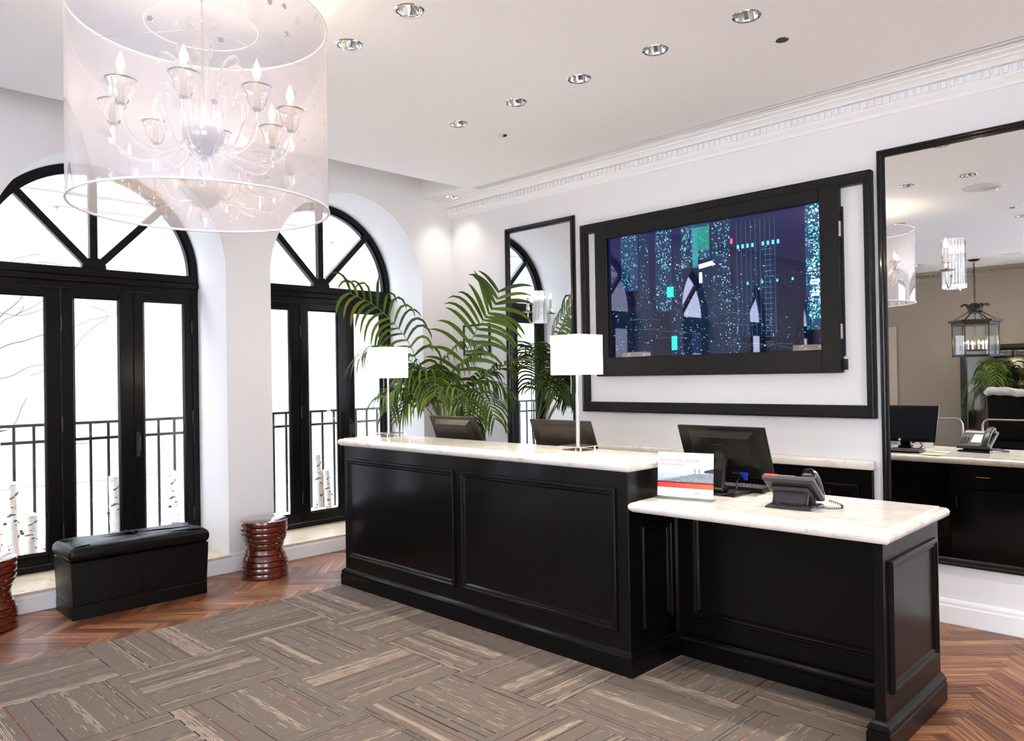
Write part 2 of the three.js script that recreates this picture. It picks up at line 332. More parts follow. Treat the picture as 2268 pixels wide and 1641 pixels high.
// walls
const ZW = [1.188, 3.18, 5.172, 7.164, 9.156], AR = 0.803, SPRING = 2.41;
{
  const s = new THREE.Shape([[-0.3, -0.05], [ZR + 0.3, -0.05], [ZR + 0.3, 3.75], [-0.3, 3.75]].map((p) => new THREE.Vector2(...p)));
  for (const z of ZW) { const h = new THREE.Path(); h.moveTo(z - AR, 0.11); h.lineTo(z - AR, SPRING); h.absarc(z, SPRING, AR, PI, 0, true); h.lineTo(z + AR, 0.11); h.closePath(); s.holes.push(h); }
  struct('wall_left', toCreasedNormals(fin(new THREE.ExtrudeGeometry(s, { depth: 0.66, bevelEnabled: false, curveSegments: 40 })), 0.4).rotateY(-PI / 2), M.wall);
  struct('wall_back', G.bb(-0.66, XR + 0.3, -0.05, 3.75, -0.3, 0, 0.001), M.wall);
  // wall behind the camera, seen in the tall mirror
  const b = new THREE.Shape([[-0.66, -0.05], [XR + 0.3, -0.05], [XR + 0.3, 3.75], [-0.66, 3.75]].map((p) => new THREE.Vector2(...p))), d = new THREE.Path([[0.12, 0], [0.80, 0], [0.80, 2.24], [0.12, 2.24]].map((p) => new THREE.Vector2(...p)));
  b.holes.push(d);
  const FW = [[4.3, 6.3], [6.6, 8.6]];                    // two tall windows behind the camera
  for (const [p, q] of FW) b.holes.push(new THREE.Path([[p, 0.25], [q, 0.25], [q, 3.1], [p, 3.1]].map((v) => new THREE.Vector2(...v))));
  FW.forEach(([p, q]) => {
    const win = struct('window_front'), fr = [G.bb(p, q, 0.25, 0.32, ZR + 0.1, ZR + 0.16), G.bb(p, q, 3.03, 3.1, ZR + 0.1, ZR + 0.16)];
    for (const x of [p + 0.035, (2 * p + q) / 3, (p + 2 * q) / 3, q - 0.035]) fr.push(G.bb(x - 0.035, x + 0.035, 0.32, 3.03, ZR + 0.1, ZR + 0.16));
    mesh('window_frame', fr, M.windowBlack, win);
    mesh('pane', G.bb(p + 0.05, q - 0.05, 0.3, 3.05, ZR + 0.125, ZR + 0.131, 0.001), M.glass, win);
  });
  struct('wall_front', fin(new THREE.ExtrudeGeometry(b, { depth: 0.25, bevelEnabled: false })).translate(0, 0, ZR), M.tan);
  const door = struct('door_1');
  mesh('panel', [G.bb(0.125, 0.795, 0.005, 2.235, ZR + 0.12, ZR + 0.16), G.frame(0.46, 0.8, [[0, 0], [0.015, 0.012], [0.03, 0]]).rotateY(PI).translate(0.46, 1.6, ZR + 0.12), G.frame(0.46, 0.8, [[0, 0], [0.015, 0.012], [0.03, 0]]).rotateY(PI).translate(0.46, 0.6, ZR + 0.12)], M.trim, door);
  mesh('casing', [G.bb(0.80, 0.94, 0, 2.34, ZR - 0.025, ZR), G.bb(0.02, 0.12, 0, 2.34, ZR - 0.025, ZR), G.bb(0.12, 0.80, 2.24, 2.34, ZR - 0.025, ZR)], std({ color: rgb(0.5, 0.38, 0.29), roughness: 0.5 }), door);
  mesh('knob', G.sphere(0.028, 12).translate(0.18, 1.0, ZR + 0.085), M.brass, door);
  // right wall with three tall street windows
  const w = new THREE.Shape([[-0.3, -0.05], [ZR + 0.3, -0.05], [ZR + 0.3, 3.75], [-0.3, 3.75]].map((p) => new THREE.Vector2(...p)));
  const RW = [[4.6, 7.2]];
  for (const [a, c] of RW) w.holes.push(new THREE.Path([[a, 0.25], [c, 0.25], [c, 3.1], [a, 3.1]].map((p) => new THREE.Vector2(...p))));
  struct('wall_right', fin(new THREE.ExtrudeGeometry(w, { depth: 0.3, bevelEnabled: false })).rotateY(-PI / 2).translate(XR + 0.3, 0, 0), M.wall);
  RW.forEach(([a, c]) => {
    const win = struct('window_right');
    const fr = [G.bb(XR + 0.1, XR + 0.16, 0.25, 0.32, a, c), G.bb(XR + 0.1, XR + 0.16, 3.03, 3.1, a, c)];
    for (const z of [a + 0.035, (2 * a + c) / 3, (a + 2 * c) / 3, c - 0.035]) fr.push(G.bb(XR + 0.1, XR + 0.16, 0.32, 3.03, z - 0.035, z + 0.035));
    mesh('window_frame', fr, M.windowBlack, win);
    mesh('pane', G.bb(XR + 0.125, XR + 0.131, 0.3, 3.05, a + 0.05, c - 0.05, 0.001), M.glass, win);
  });
}
// baseboards and window sills
const baseProf = [[0, 0], [0.018, 0], [0.018, 0.105], [0.014, 0.11], [0.014, 0.128], [0.008, 0.143], [0, 0.146]];
struct('baseboard_back', G.sweep([[0.02, 0], [XR, 0]], baseProf), M.trim);
{
  const lb = [[0, 0], [0.018, 0], [0.018, 0.1], [0.013, 0.107], [0.013, 0.119], [0, 0.12]];
  struct('baseboard_left', G.sweep([[0, ZR], [0, 0]].reverse().map(([x, z]) => [x, z]), lb.map(([o, y]) => [-o, y])), M.trim);
  ZW.forEach((z, i) => { if (i < 3) struct('window_sill', G.slab([[-0.56, z - AR], [0.012, z - AR], [0.012, z + AR], [-0.56, z + AR]], [[-0.004, 0.141], [0.004, 0.137], [0.006, 0.13], [0.004, 0.121], [0, 0.119]]), M.sill); });
  const piers = [[0.019, ZW[0] - AR], [ZW[0] + AR, ZW[1] - AR], [ZW[1] + AR, ZW[2] - AR], [ZW[2] + AR, ZW[3] - AR]];
  struct('trim_pier', piers.map(([a, b]) => G.bb(0, 0.011, 0.118, 0.146, a + 0.001, b - 0.001, 0.004)), M.trim);
}
// ceiling with a curtain pocket along the window wall, a slot diffuser and the holes of the downlights
const cansSeen = [[1.922, 1.572], [2.486, 1.572], [3.016, 1.572], [3.558, 1.576], [4.095, 1.573], [2.486, 2.827], [3.003, 2.826], [0.261, 0.21]];
const cansMirror = [[3.47, 2.80], [3.985, 2.80], [2.751, 4.789], [1.725, 8.93]];
const cansUnseen = [[4.7, 1.57], [5.3, 1.57], [5.9, 1.57], [6.6, 1.57], [7.4, 1.57], [4.6, 2.83], [5.4, 2.83], [6.2, 2.83], [7.0, 2.83], [7.8, 2.83], [3.9, 5.4], [5.0, 5.4], [6.1, 5.4], [7.3, 5.4], [4.9, 7.4], [6.6, 7.4]];
{
  const s = new THREE.Shape([[0.597, ZR], [0.597, 0.368], [0, 0.368], [0, 0], [XR, 0], [XR, ZR]].map((p) => new THREE.Vector2(...p)));
  s.holes.push(new THREE.Path([[0.66, 0.185], [XR - 0.1, 0.185], [XR - 0.1, 0.295], [0.66, 0.295]].map((p) => new THREE.Vector2(...p))));
  for (const [x, z] of [...cansSeen, ...cansMirror, ...cansUnseen]) { const h = new THREE.Path(); h.absarc(x, z, 0.0605, 0, 2 * PI, true); s.holes.push(h); }
  const ceiling = struct('ceiling', fin(new THREE.ExtrudeGeometry(s, { depth: 0.462, bevelEnabled: false, curveSegments: 14 })).rotateX(PI / 2).translate(0, 3.75, 0), M.ceiling);
  mesh('pocket_top', G.bb(-0.66, XR + 0.3, 3.75, 3.95, -0.3, ZR + 0.3, 0.001), M.ceiling, ceiling);
  const vent = struct('trim_slot');
  mesh('slot_back', G.bb(0.661, XR - 0.101, 3.318, 3.33, 0.186, 0.294, 0.001), std({ color: rgb(0.42, 0.41, 0.39), roughness: 0.6 }), vent);
  for (const z of [0.19, 0.24, 0.29]) mesh('slot_blade', G.bb(0.661, XR - 0.101, 3.287, 3.317, z - 0.004, z + 0.004, 0.001), M.trim, vent);
  // dentil cornices
  const cp = [[0, 3.127], [0.014, 3.127], [0.014, 3.15], [0.02, 3.154], [0.036, 3.168], [0.045, 3.18], [0.045, 3.236], [0.07, 3.24], [0.074, 3.248], [0.092, 3.262], [0.108, 3.268], [0.112, 3.277], [0.16, 3.282], [0.162, 3.288], [0, 3.288]];
  const cornice = struct('trim_1', G.sweep([[0.0005, 0], [XR, 0]], cp), M.trim);
  const dg = G.box(0.027, 0.042, 0.018, 0.002), far = [];
  for (let i = 0, x = 0.04; x < XR; x += 0.0452, i++) { if (x < 5.1) mesh('dentil', dg, M.trim, cornice)  .position.set(x, 3.211, 0.051); else far.push(dg.clone().translate(x, 3.211, 0.051)); }
  mesh('dentils', far, M.trim, cornice).userData.kind = 'stuff';
  const tanTrim = std({ color: rgb(0.34, 0.28, 0.22), roughness: 0.6 });
  const c2 = struct('trim_2', G.sweep([[XR, ZR], [0.0, ZR]], cp), tanTrim), fd = [];
  for (let x = 0.1; x < XR; x += 0.07) fd.push(G.box(0.04, 0.042, 0.026, 0.002).translate(x, 3.211, ZR - 0.056));
  mesh('dentils', fd, tanTrim, c2).userData.kind = 'stuff';
}
// ---------------------------------------------------------------- arched windows with folding glass doors
{
  const first = struct('window_1');
  const F = -0.53, R = 0.80;
  const ring = new THREE.Shape(); ring.absarc(0, 0, R, 0, PI, false); ring.lineTo(-R + 0.05, 0); ring.absarc(0, 0, R - 0.05, PI, 0, true); ring.closePath();
  const ring2 = new THREE.Shape(); ring2.absarc(0, 0, R - 0.05, 0, PI, false); ring2.lineTo(-R + 0.068, 0); ring2.absarc(0, 0, R - 0.068, PI, 0, true); ring2.closePath();
  const toWall = (g, x) => g.rotateY(-PI / 2).translate(x, 0, 0);          // shape x -> z, extruded towards -x
  mesh('arch_frame', [toWall(G.extrude(ring, 0.09, 0, 40), F).translate(0, SPRING, 0), toWall(G.extrude(ring2, 0.05, 0, 40), F - 0.02).translate(0, SPRING, 0)], M.windowBlack, first);
  mesh('jamb', G.bb(F - 0.09, F, 0.142, SPRING, -R, -R + 0.05, 0.004), M.windowBlack, first);
  mesh('jamb', G.bb(F - 0.09, F, 0.142, SPRING, R - 0.05, R, 0.004), M.windowBlack, first);
  mesh('transom', [G.bb(F - 0.09, F + 0.012, 2.345, SPRING, -R, R, 0.006), G.bb(F - 0.09, F + 0.03, 2.30, 2.345, -R, R, 0.008), G.bb(F - 0.09, F + 0.004, 2.25, 2.30, -R, R, 0.004)], M.windowBlack, first);
  mesh('threshold', G.bb(F - 0.1, F + 0.005, 0.1415, 0.185, -R, R, 0.006), M.windowBlack, first);
  for (const a of [PI * 0.255, PI / 2, PI * 0.745]) mesh('spoke', G.bar(V(F - 0.03, SPRING - 0.01, 0), V(F - 0.03, SPRING + Math.sin(a) * (R - 0.045), Math.cos(a) * (R - 0.045)), 0.06, 0.055, 0.004).rotateX(0), M.windowBlack, first);
  mesh('hub', toWall(G.extrude((() => { const h = new THREE.Shape(); h.absarc(0, 0, 0.085, 0, PI, false); h.closePath(); return h; })(), 0.06, 0.002, 16), F + 0.002).translate(0, SPRING, 0), M.windowBlack, first);
  const half = new THREE.Shape(); half.absarc(0, 0, R - 0.055, 0, PI, false); half.closePath();
  mesh('fan_glass', toWall(G.extrude(half, 0.006, 0, 40), F - 0.045).translate(0, SPRING, 0), M.glass, first);
  const leaves = [[0.05, 0.52, 0.11, 0.44], [0.52, 1.035, 0.62, 0.95], [1.035, 1.555, 1.13, 1.47]];
  leaves.forEach(([a, b, g0, g1], i) => {
    const [za, zb, ga, gb] = [a, b, g0, g1].map((q) => -R + q), y0 = 0.19, y1 = 2.248, q0 = 0.265, q1 = 2.185, x0 = F - 0.06, x1 = F - 0.004 + (i === 1 ? 0.006 : 0);
    const leaf = mesh('door_leaf', [G.bb(x0, x1, y0, y1, za + 0.002, ga, 0.004), G.bb(x0, x1, y0, y1, gb, zb - 0.002, 0.004), G.bb(x0, x1, y0, q0, ga, gb, 0.004), G.bb(x0, x1, q1, y1, ga, gb, 0.004)], M.windowBlack, first);
    mesh('glass', G.bb(F - 0.037, F - 0.031, q0 - 0.005, q1 + 0.005, ga - 0.005, gb + 0.005, 0.001), M.glass, leaf);
    mesh('glazing_bead', G.frame(gb - ga, q1 - q0, [[0, 0.0], [0.012, -0.004], [0.014, -0.02]]).rotateY(PI / 2).translate(x1 - 0.012, (q0 + q1) / 2, (ga + gb) / 2), M.windowBlack, leaf);
    const hz = i === 0 ? za + 0.004 : i === 1 ? zb : za;
    if (i < 2) for (const y of [0.42, 1.22, 1.98]) mesh('hinge', G.cyl(0.007, 0.007, 0.11, 8).translate(x1 + 0.004, y, hz), M.darkMetal, leaf);
    if (i === 0) mesh('handle', [G.bb(x1, x1 + 0.008, 0.93, 1.13, zb - 0.042, zb - 0.014, 0.003), G.rod(V(x1, 1.09, zb - 0.028), V(x1 + 0.045, 1.09, zb - 0.028), 0.008), G.rod(V(x1 + 0.04, 1.1, zb - 0.028), V(x1 + 0.036, 0.98, zb - 0.028), 0.008)], M.darkMetal, leaf);
  });
  first.position.z = ZW[0];
  for (let i = 1; i < ZW.length; i++) { const c = first.clone(); c.name = `window_${i + 1}`; c.position.z = ZW[i]; c.userData = { kind: 'structure' }; scene.add(c); }
}
// ---------------------------------------------------------------- outside: snow, street, building, railing, logs, tree
{
  const gt = dataTex(512, 512, (u, v) => { const k = 0.72 + fbm(u * 6, v * 14, 2, 4) * 0.5; return [k, k, k * 1.01]; }, true);
  struct('street', G.bb(-40, -1.66, -0.3, -0.1, -40, 50, 0.01), std({ map: scaled(gt, 1 / 3, 1 / 3), color: rgb(0.72, 0.72, 0.74), roughness: 0.9 }));
  struct('sidewalk', G.bb(-1.66, -0.66, -0.3, 0.12, -40, 50, 0.01), M.snow);
  struct('ground_right', [G.bb(XR + 0.3, 50, -0.3, -0.02, -40, 50, 0.01), G.bb(-0.66, XR + 0.3, -0.3, -0.02, ZR + 0.25, 50, 0.01)], M.snow);
  // snow banked between the doors and the railing
  const P = [], nx = 8, nz = 110, at = (i, j) => { const x = -1.62 + 0.94 * i / nx, z = -1.2 + 8 * j / nz, e = Math.min(1, i / 1.5, (nx - i) / 1.0); return [x, 0.10 + 0.13 * e + fbm(x * 2.2, z * 2.2, 4, 4) * 0.16 * e, z]; };
  for (let i = 0; i < nx; i++) for (let j = 0; j < nz; j++) quad(P, at(i, j), at(i, j + 1), at(i + 1, j + 1), at(i + 1, j));
  tag(mesh('snow_bank', fromTris(P, 1.2), M.snow), 'white snow banked along the foot of the glass doors outside', 'snow', null, 'stuff');
  const rail = thing('railing', 'black iron railing with two rails standing in the snow outside the arched windows', 'railing');
  for (const y of [1.2, 1.068]) mesh('rail', G.bb(-1.012, -0.988, y - 0.012, y + 0.012, -1.2, 6.4, 0.003), M.iron, rail);
  const bg = G.box(0.02, 1.1, 0.02, 0.003);
  for (let z = 3.627 + 0.1355 * 20; z > -1.2; z -= 0.1355) mesh('baluster', bg, M.iron, rail).position.set(-1, 0.645, z);
  // birch logs stuck upright in the snow
  const logs = [
    [-0.85, 3.665, 0.76, 0.048, 0.02, 'thick birch log standing in the snow left of the bench, tallest of its cluster'],
    [-0.90, 3.745, 0.60, 0.035, 0.08, 'thin birch log leaning behind the tallest log at the far left window'],
    [-0.80, 3.575, 0.52, 0.05, -0.03, 'short stubby birch log to the right of the tallest log at the far left window'],
    [-0.85, 3.445, 0.75, 0.04, -0.12, 'leaning birch log close to the left stile of the middle glass door'],
    [-0.85, 2.935, 0.74, 0.052, 0.03, 'knobbly birch log behind the bench in the middle glass door'],
    [-0.80, 2.83, 0.58, 0.03, -0.05, 'slim birch log beside the knobbly log above the bench'],
    [-0.88, 2.45, 0.73, 0.045, 0.06, 'birch log in the right glass door above the right end of the bench'],
    [-0.82, 2.33, 0.55, 0.035, -0.05, 'small birch log at the right edge of the left arched window'],
    [-0.85, 1.62, 0.66, 0.03, 0.0, 'slim birch log at the left glass door of the far arched window'],
    [-0.85, 1.06, 0.76, 0.048, 0.02, 'tall pale birch log in the middle glass door of the far arched window'],
    [-0.80, 0.98, 0.60, 0.042, 0.04, 'shorter brown birch log beside the tall pale one in the far arched window'],
  ];
  for (const [x, z, h, r, lean, label] of logs) {
    const t = thing('birch_log', label, 'log', [x, 0.15, z]); t.rotation.z = lean; t.rotation.x = lean * 0.7;
    const k = rng(Math.round(z * 100)), pr = []; for (let i = 0; i <= 10; i++) pr.push([r * (1 + (k() - 0.5) * 0.12) * (1 - i * 0.012), (h - 0.15) * i / 10]);
    const g = toCreasedNormals(fin(new THREE.LatheGeometry([[0.001, 0], ...pr, [0.001, pr[10][1] + 0.004]].map((p) => new THREE.Vector2(...p)), 14), false), 0.9);
    mesh('bark', g, M.birch, t);
    if (r > 0.034) mesh('snow_cap', G.lathe([[0.001, 0.028], [r * 0.5, 0.024], [r * 0.9, 0.008], [r * 0.86, 0]], 14, 2).translate(0, pr[10][1] + 0.002, 0), M.snow, t);
    for (let i = 0; i < 2; i++) { const a = k() * 6.28, y = (0.3 + 0.4 * k()) * pr[10][1]; mesh('knot', G.sphere(r * 0.35, 8).scale(1, 0.7, 1).translate(Math.cos(a) * r, y, Math.sin(a) * r), M.twig, t); }
  }
  // bare tree
  const tree = thing('bare_tree', 'bare winter tree whose thin twigs cross the left window panes', 'tree');
  mesh('trunk', G.tube([[-2.5, -0.1, 5.0], [-2.45, 1.0, 4.8], [-2.42, 1.9, 4.6], [-2.4, 3.2, 4.5]], 0.06, 20, 10), M.twig, tree);
  const tw = [[[1.8, 4.62], [1.99, 3.57], [2.15, 3.43], [2.2, 3.39], [2.24, 3.34], [2.35, 3.25], [2.42, 3.22]], [[2.01, 3.57], [2.08, 3.43], [2.12, 3.4], [2.17, 3.31], [2.23, 3.25], [2.27, 3.24]], [[2.0, 4.6], [2.19, 3.57], [2.19, 3.43], [2.17, 3.28], [2.21, 3.15], [2.27, 3.02]], [[2.17, 3.31], [2.27, 3.15], [2.33, 3.07], [2.4, 2.98]], [[1.5, 4.68], [1.8, 3.57], [1.86, 3.43], [1.9, 3.36], [1.93, 3.25], [1.99, 3.1], [2.02, 2.97]], [[2.02, 2.97], [2.09, 2.8], [2.16, 2.66], [2.19, 2.52], [2.24, 2.39], [2.27, 2.29]], [[1.6, 3.2], [1.74, 2.91], [1.9, 2.79], [1.97, 2.75], [2.1, 2.62], [2.18, 2.51], [2.23, 2.52], [2.27, 2.59], [2.29, 2.67]], [[2.3, 4.6], [2.57, 3.46], [2.65, 3.35], [2.7, 3.31], [2.73, 3.23], [2.77, 3.09]], [[2.57, 3.46], [2.65, 3.28], [2.69, 3.08], [2.68, 2.94], [2.67, 2.74]], [[1.0, 4.8], [1.11, 3.37], [1.17, 3.32], [1.23, 3.29], [1.28, 3.28], [1.4, 3.22]], [[1.4, 4.7], [1.58, 3.44], [1.61, 3.33], [1.68, 3.22], [1.72, 3.05]]];
  tw.forEach((pts, i) => mesh('twig', G.tube(pts.map(([y, z]) => [-2.4, y, z]), i === 0 || i === 4 ? 0.006 : 0.0042, 30, 5), M.twig, tree));
  // building across the street
  const stone = std({ color: rgb(0.40, 0.40, 0.40), roughness: 0.9 }), stone2 = std({ color: rgb(0.33, 0.33, 0.34), roughness: 0.9 }), b = thing('building', 'pale stone building with a cornice across the snowy street', 'building', [-8, 0, 0]);
  mesh('wall', G.bb(-1, 0, -0.1, 4.4, -12, 16), stone, b);
  mesh('upper_wall', G.bb(-1, -0.15, 4.75, 9, -12, 16), stone2, b);
  mesh('cornice', [G.bb(-1, 0.25, 4.4, 4.6, -12, 16, 0.04), G.bb(-1, 0.4, 4.6, 4.75, -12, 16, 0.03)], stone, b);
  mesh('plinth', G.bb(0, 0.08, -0.1, 0.55, -12, 16, 0.02), stone2, b);
  for (const z of [-6.5, -3.8, -1.2, 1.3, 3.9, 6.4]) { mesh('pilaster', G.bb(0, 0.12, 0.55, 4.4, z - 0.22, z + 0.22, 0.02), stone, b); const f = mesh('window', G.bb(-0.02, 0.05, 0.9, 2.9, z + 0.6, z + 1.8, 0.02), stone2, b); mesh('pane', G.bb(0.05, 0.06, 1.0, 2.8, z + 0.7, z + 1.7), phys({ color: rgb(0.2, 0.21, 0.22), roughness: 0.15 }), f); }
  // lit banner seen only as a reflection in the big screen
  const ban = thing('banner_sign', 'violet street banner with white lettering, mirrored in the big wall screen', 'sign', [-1.62, 0.1, 7.0]);
  mesh('pole', G.cyl(0.025, 0.025, 2.7, 10).translate(0, 1.35, -0.75), M.iron, ban);
  mesh('face', (() => { const g = G.box(0.02, 0.62, 1.36, 0.002).translate(0, 2.1, 0), p = g.attributes.position, uv = g.attributes.uv; for (let i = 0; i < p.count; i++) uv.setXY(i, 0.5 - p.getZ(i) / 1.36, (p.getY(i) - 1.79) / 0.62); return g; })(),
    std({ map: canvasTex(512, 256, (c, w, h) => { c.fillStyle = '#4d4aa8'; c.fillRect(0, 0, w, h); c.fillStyle = '#ffffff'; c.font = 'bold 82px sans-serif'; c.textAlign = 'right'; c.fillText('Holiday Inn', w - 24, 108); c.fillText('Express', w - 24, 208); }), roughness: 0.6 }), ban);
}

// ---------------------------------------------------------------- reception desk
const mouldProf = [[0, 0], [0.001, 0.011], [0.007, 0.018], [0.016, 0.018], [0.021, 0.012], [0.026, 0.009], [0.033, 0.009], [0.039, 0.004], [0.043, 0]];
const mould = (a0, a1, y0, y1) => G.frame(a1 - a0, y1 - y0, mouldProf).translate((a0 + a1) / 2, (y0 + y1) / 2, 0);
const mouldX = (z0, z1, y0, y1, x) => G.frame(z1 - z0, y1 - y0, mouldProf).rotateY(PI / 2).translate(x, (y0 + y1) / 2, (z0 + z1) / 2);
const XL = 1.02, XM = 3.602, XE = 4.803, ZF = 1.955, ZP = 1.509, ZE = 1.908, ZB = 1.2;
{
  const d = thing('reception_desk', 'long black panelled reception desk with a raised front and a lower right end', 'desk');
  mesh('raised_front', G.bb(XL, XM, 0.0045, 1.03, 1.60, ZF, 0.003), M.black, d);
  mesh('panel_moulding', mould(1.066, 2.268, 0.207, 0.942).translate(0, 0, ZF), M.black, d);
  mesh('panel_moulding', mould(2.328, 3.528, 0.209, 0.942).translate(0, 0, ZF), M.black, d);
  mesh('panel_moulding', mouldX(1.578, 1.853, 0.214, 0.742, XM), M.black, d);
  mesh('recessed_panel', G.bb(XM, XE - 0.042, 0.0045, 0.83, 1.46, ZP, 0.002), M.black, d);
  mesh('panel_moulding', mould(3.69, 4.735, 0.222, 0.80).translate(0, 0, ZP), M.black, d);
  mesh('end_panel', G.bb(XE - 0.042, XE, 0.0045, 0.83, ZB, ZE, 0.003), M.black, d);
  mesh('panel_moulding', mouldX(1.258, 1.85, 0.218, 0.754, XE), M.black, d);
  mesh('base_moulding', G.sweep([[XL, 1.6], [XL, ZF], [XM, ZF], [XM, ZP], [XE - 0.042, ZP], [XE - 0.042, ZE], [XE, ZE], [XE, ZB]], [[0, 0.0045], [0.026, 0.0045], [0.026, 0.082], [0.021, 0.085], [0.021, 0.09], [0.024, 0.094], [0.022, 0.104], [0.014, 0.116], [0.004, 0.124], [0, 0.126]]), M.black, d);
  mesh('side_panel', G.bb(XL, XL + 0.03, 0.0045, 0.83, 1.15, 1.6), M.black, d);
  // staff side, mirrored in the tall mirror
  mesh('pedestal', G.bb(4.215, XE - 0.042, 0.06, 0.83, 1.18, 1.46), M.black, d);
  const dr = mesh('drawer', G.bb(4.225, XE - 0.052, 0.655, 0.815, 1.162, 1.18), M.black, d);
  mesh('handle', [G.rod(V(4.40, 0.745, 1.135), V(4.49, 0.745, 1.135), 0.004), G.rod(V(4.405, 0.745, 1.135), V(4.405, 0.745, 1.163), 0.004), G.rod(V(4.485, 0.745, 1.135), V(4.485, 0.745, 1.163), 0.004)], M.brass, dr);
  const dd = mesh('door', G.bb(4.225, XE - 0.052, 0.075, 0.645, 1.162, 1.18), M.black, d);
  mesh('handle', [G.rod(V(4.27, 0.52, 1.14), V(4.27, 0.60, 1.14), 0.004), G.rod(V(4.27, 0.525, 1.14), V(4.27, 0.525, 1.163), 0.004), G.rod(V(4.27, 0.595, 1.14), V(4.27, 0.595, 1.163), 0.004)], M.darkMetal, dd);
  mesh('pedestal', G.bb(XL + 0.03, 1.35, 0.06, 0.83, 1.18, 1.46), M.black, d);
  mesh('pedestal', G.bb(3.1, 3.55, 0.06, 0.83, 1.18, 1.46), M.black, d);
  const nose = (y) => [[-0.036, y], [-0.0345, y - 0.005], [-0.024, y - 0.0055], [-0.012, y - 0.009], [-0.004, y - 0.016], [0, y - 0.027], [-0.002, y - 0.038], [-0.008, y - 0.047], [-0.018, y - 0.0545]];
  tag(mesh('marble_counter', G.slab([[0.982, 1.50], [3.632, 1.50], [3.632, 1.988], [0.982, 1.988]], nose(1.085)), M.marble), 'raised white marble counter top with a rounded edge carrying the two lamps', 'countertop');
  tag(mesh('marble_counter', G.slab([[1.02, 1.135], [4.838, 1.135], [4.838, 1.925], [3.604, 1.962], [3.604, 1.598], [1.02, 1.598]], nose(0.885)), M.marble), 'lower white marble counter top under the phone and the small sign', 'countertop');
}
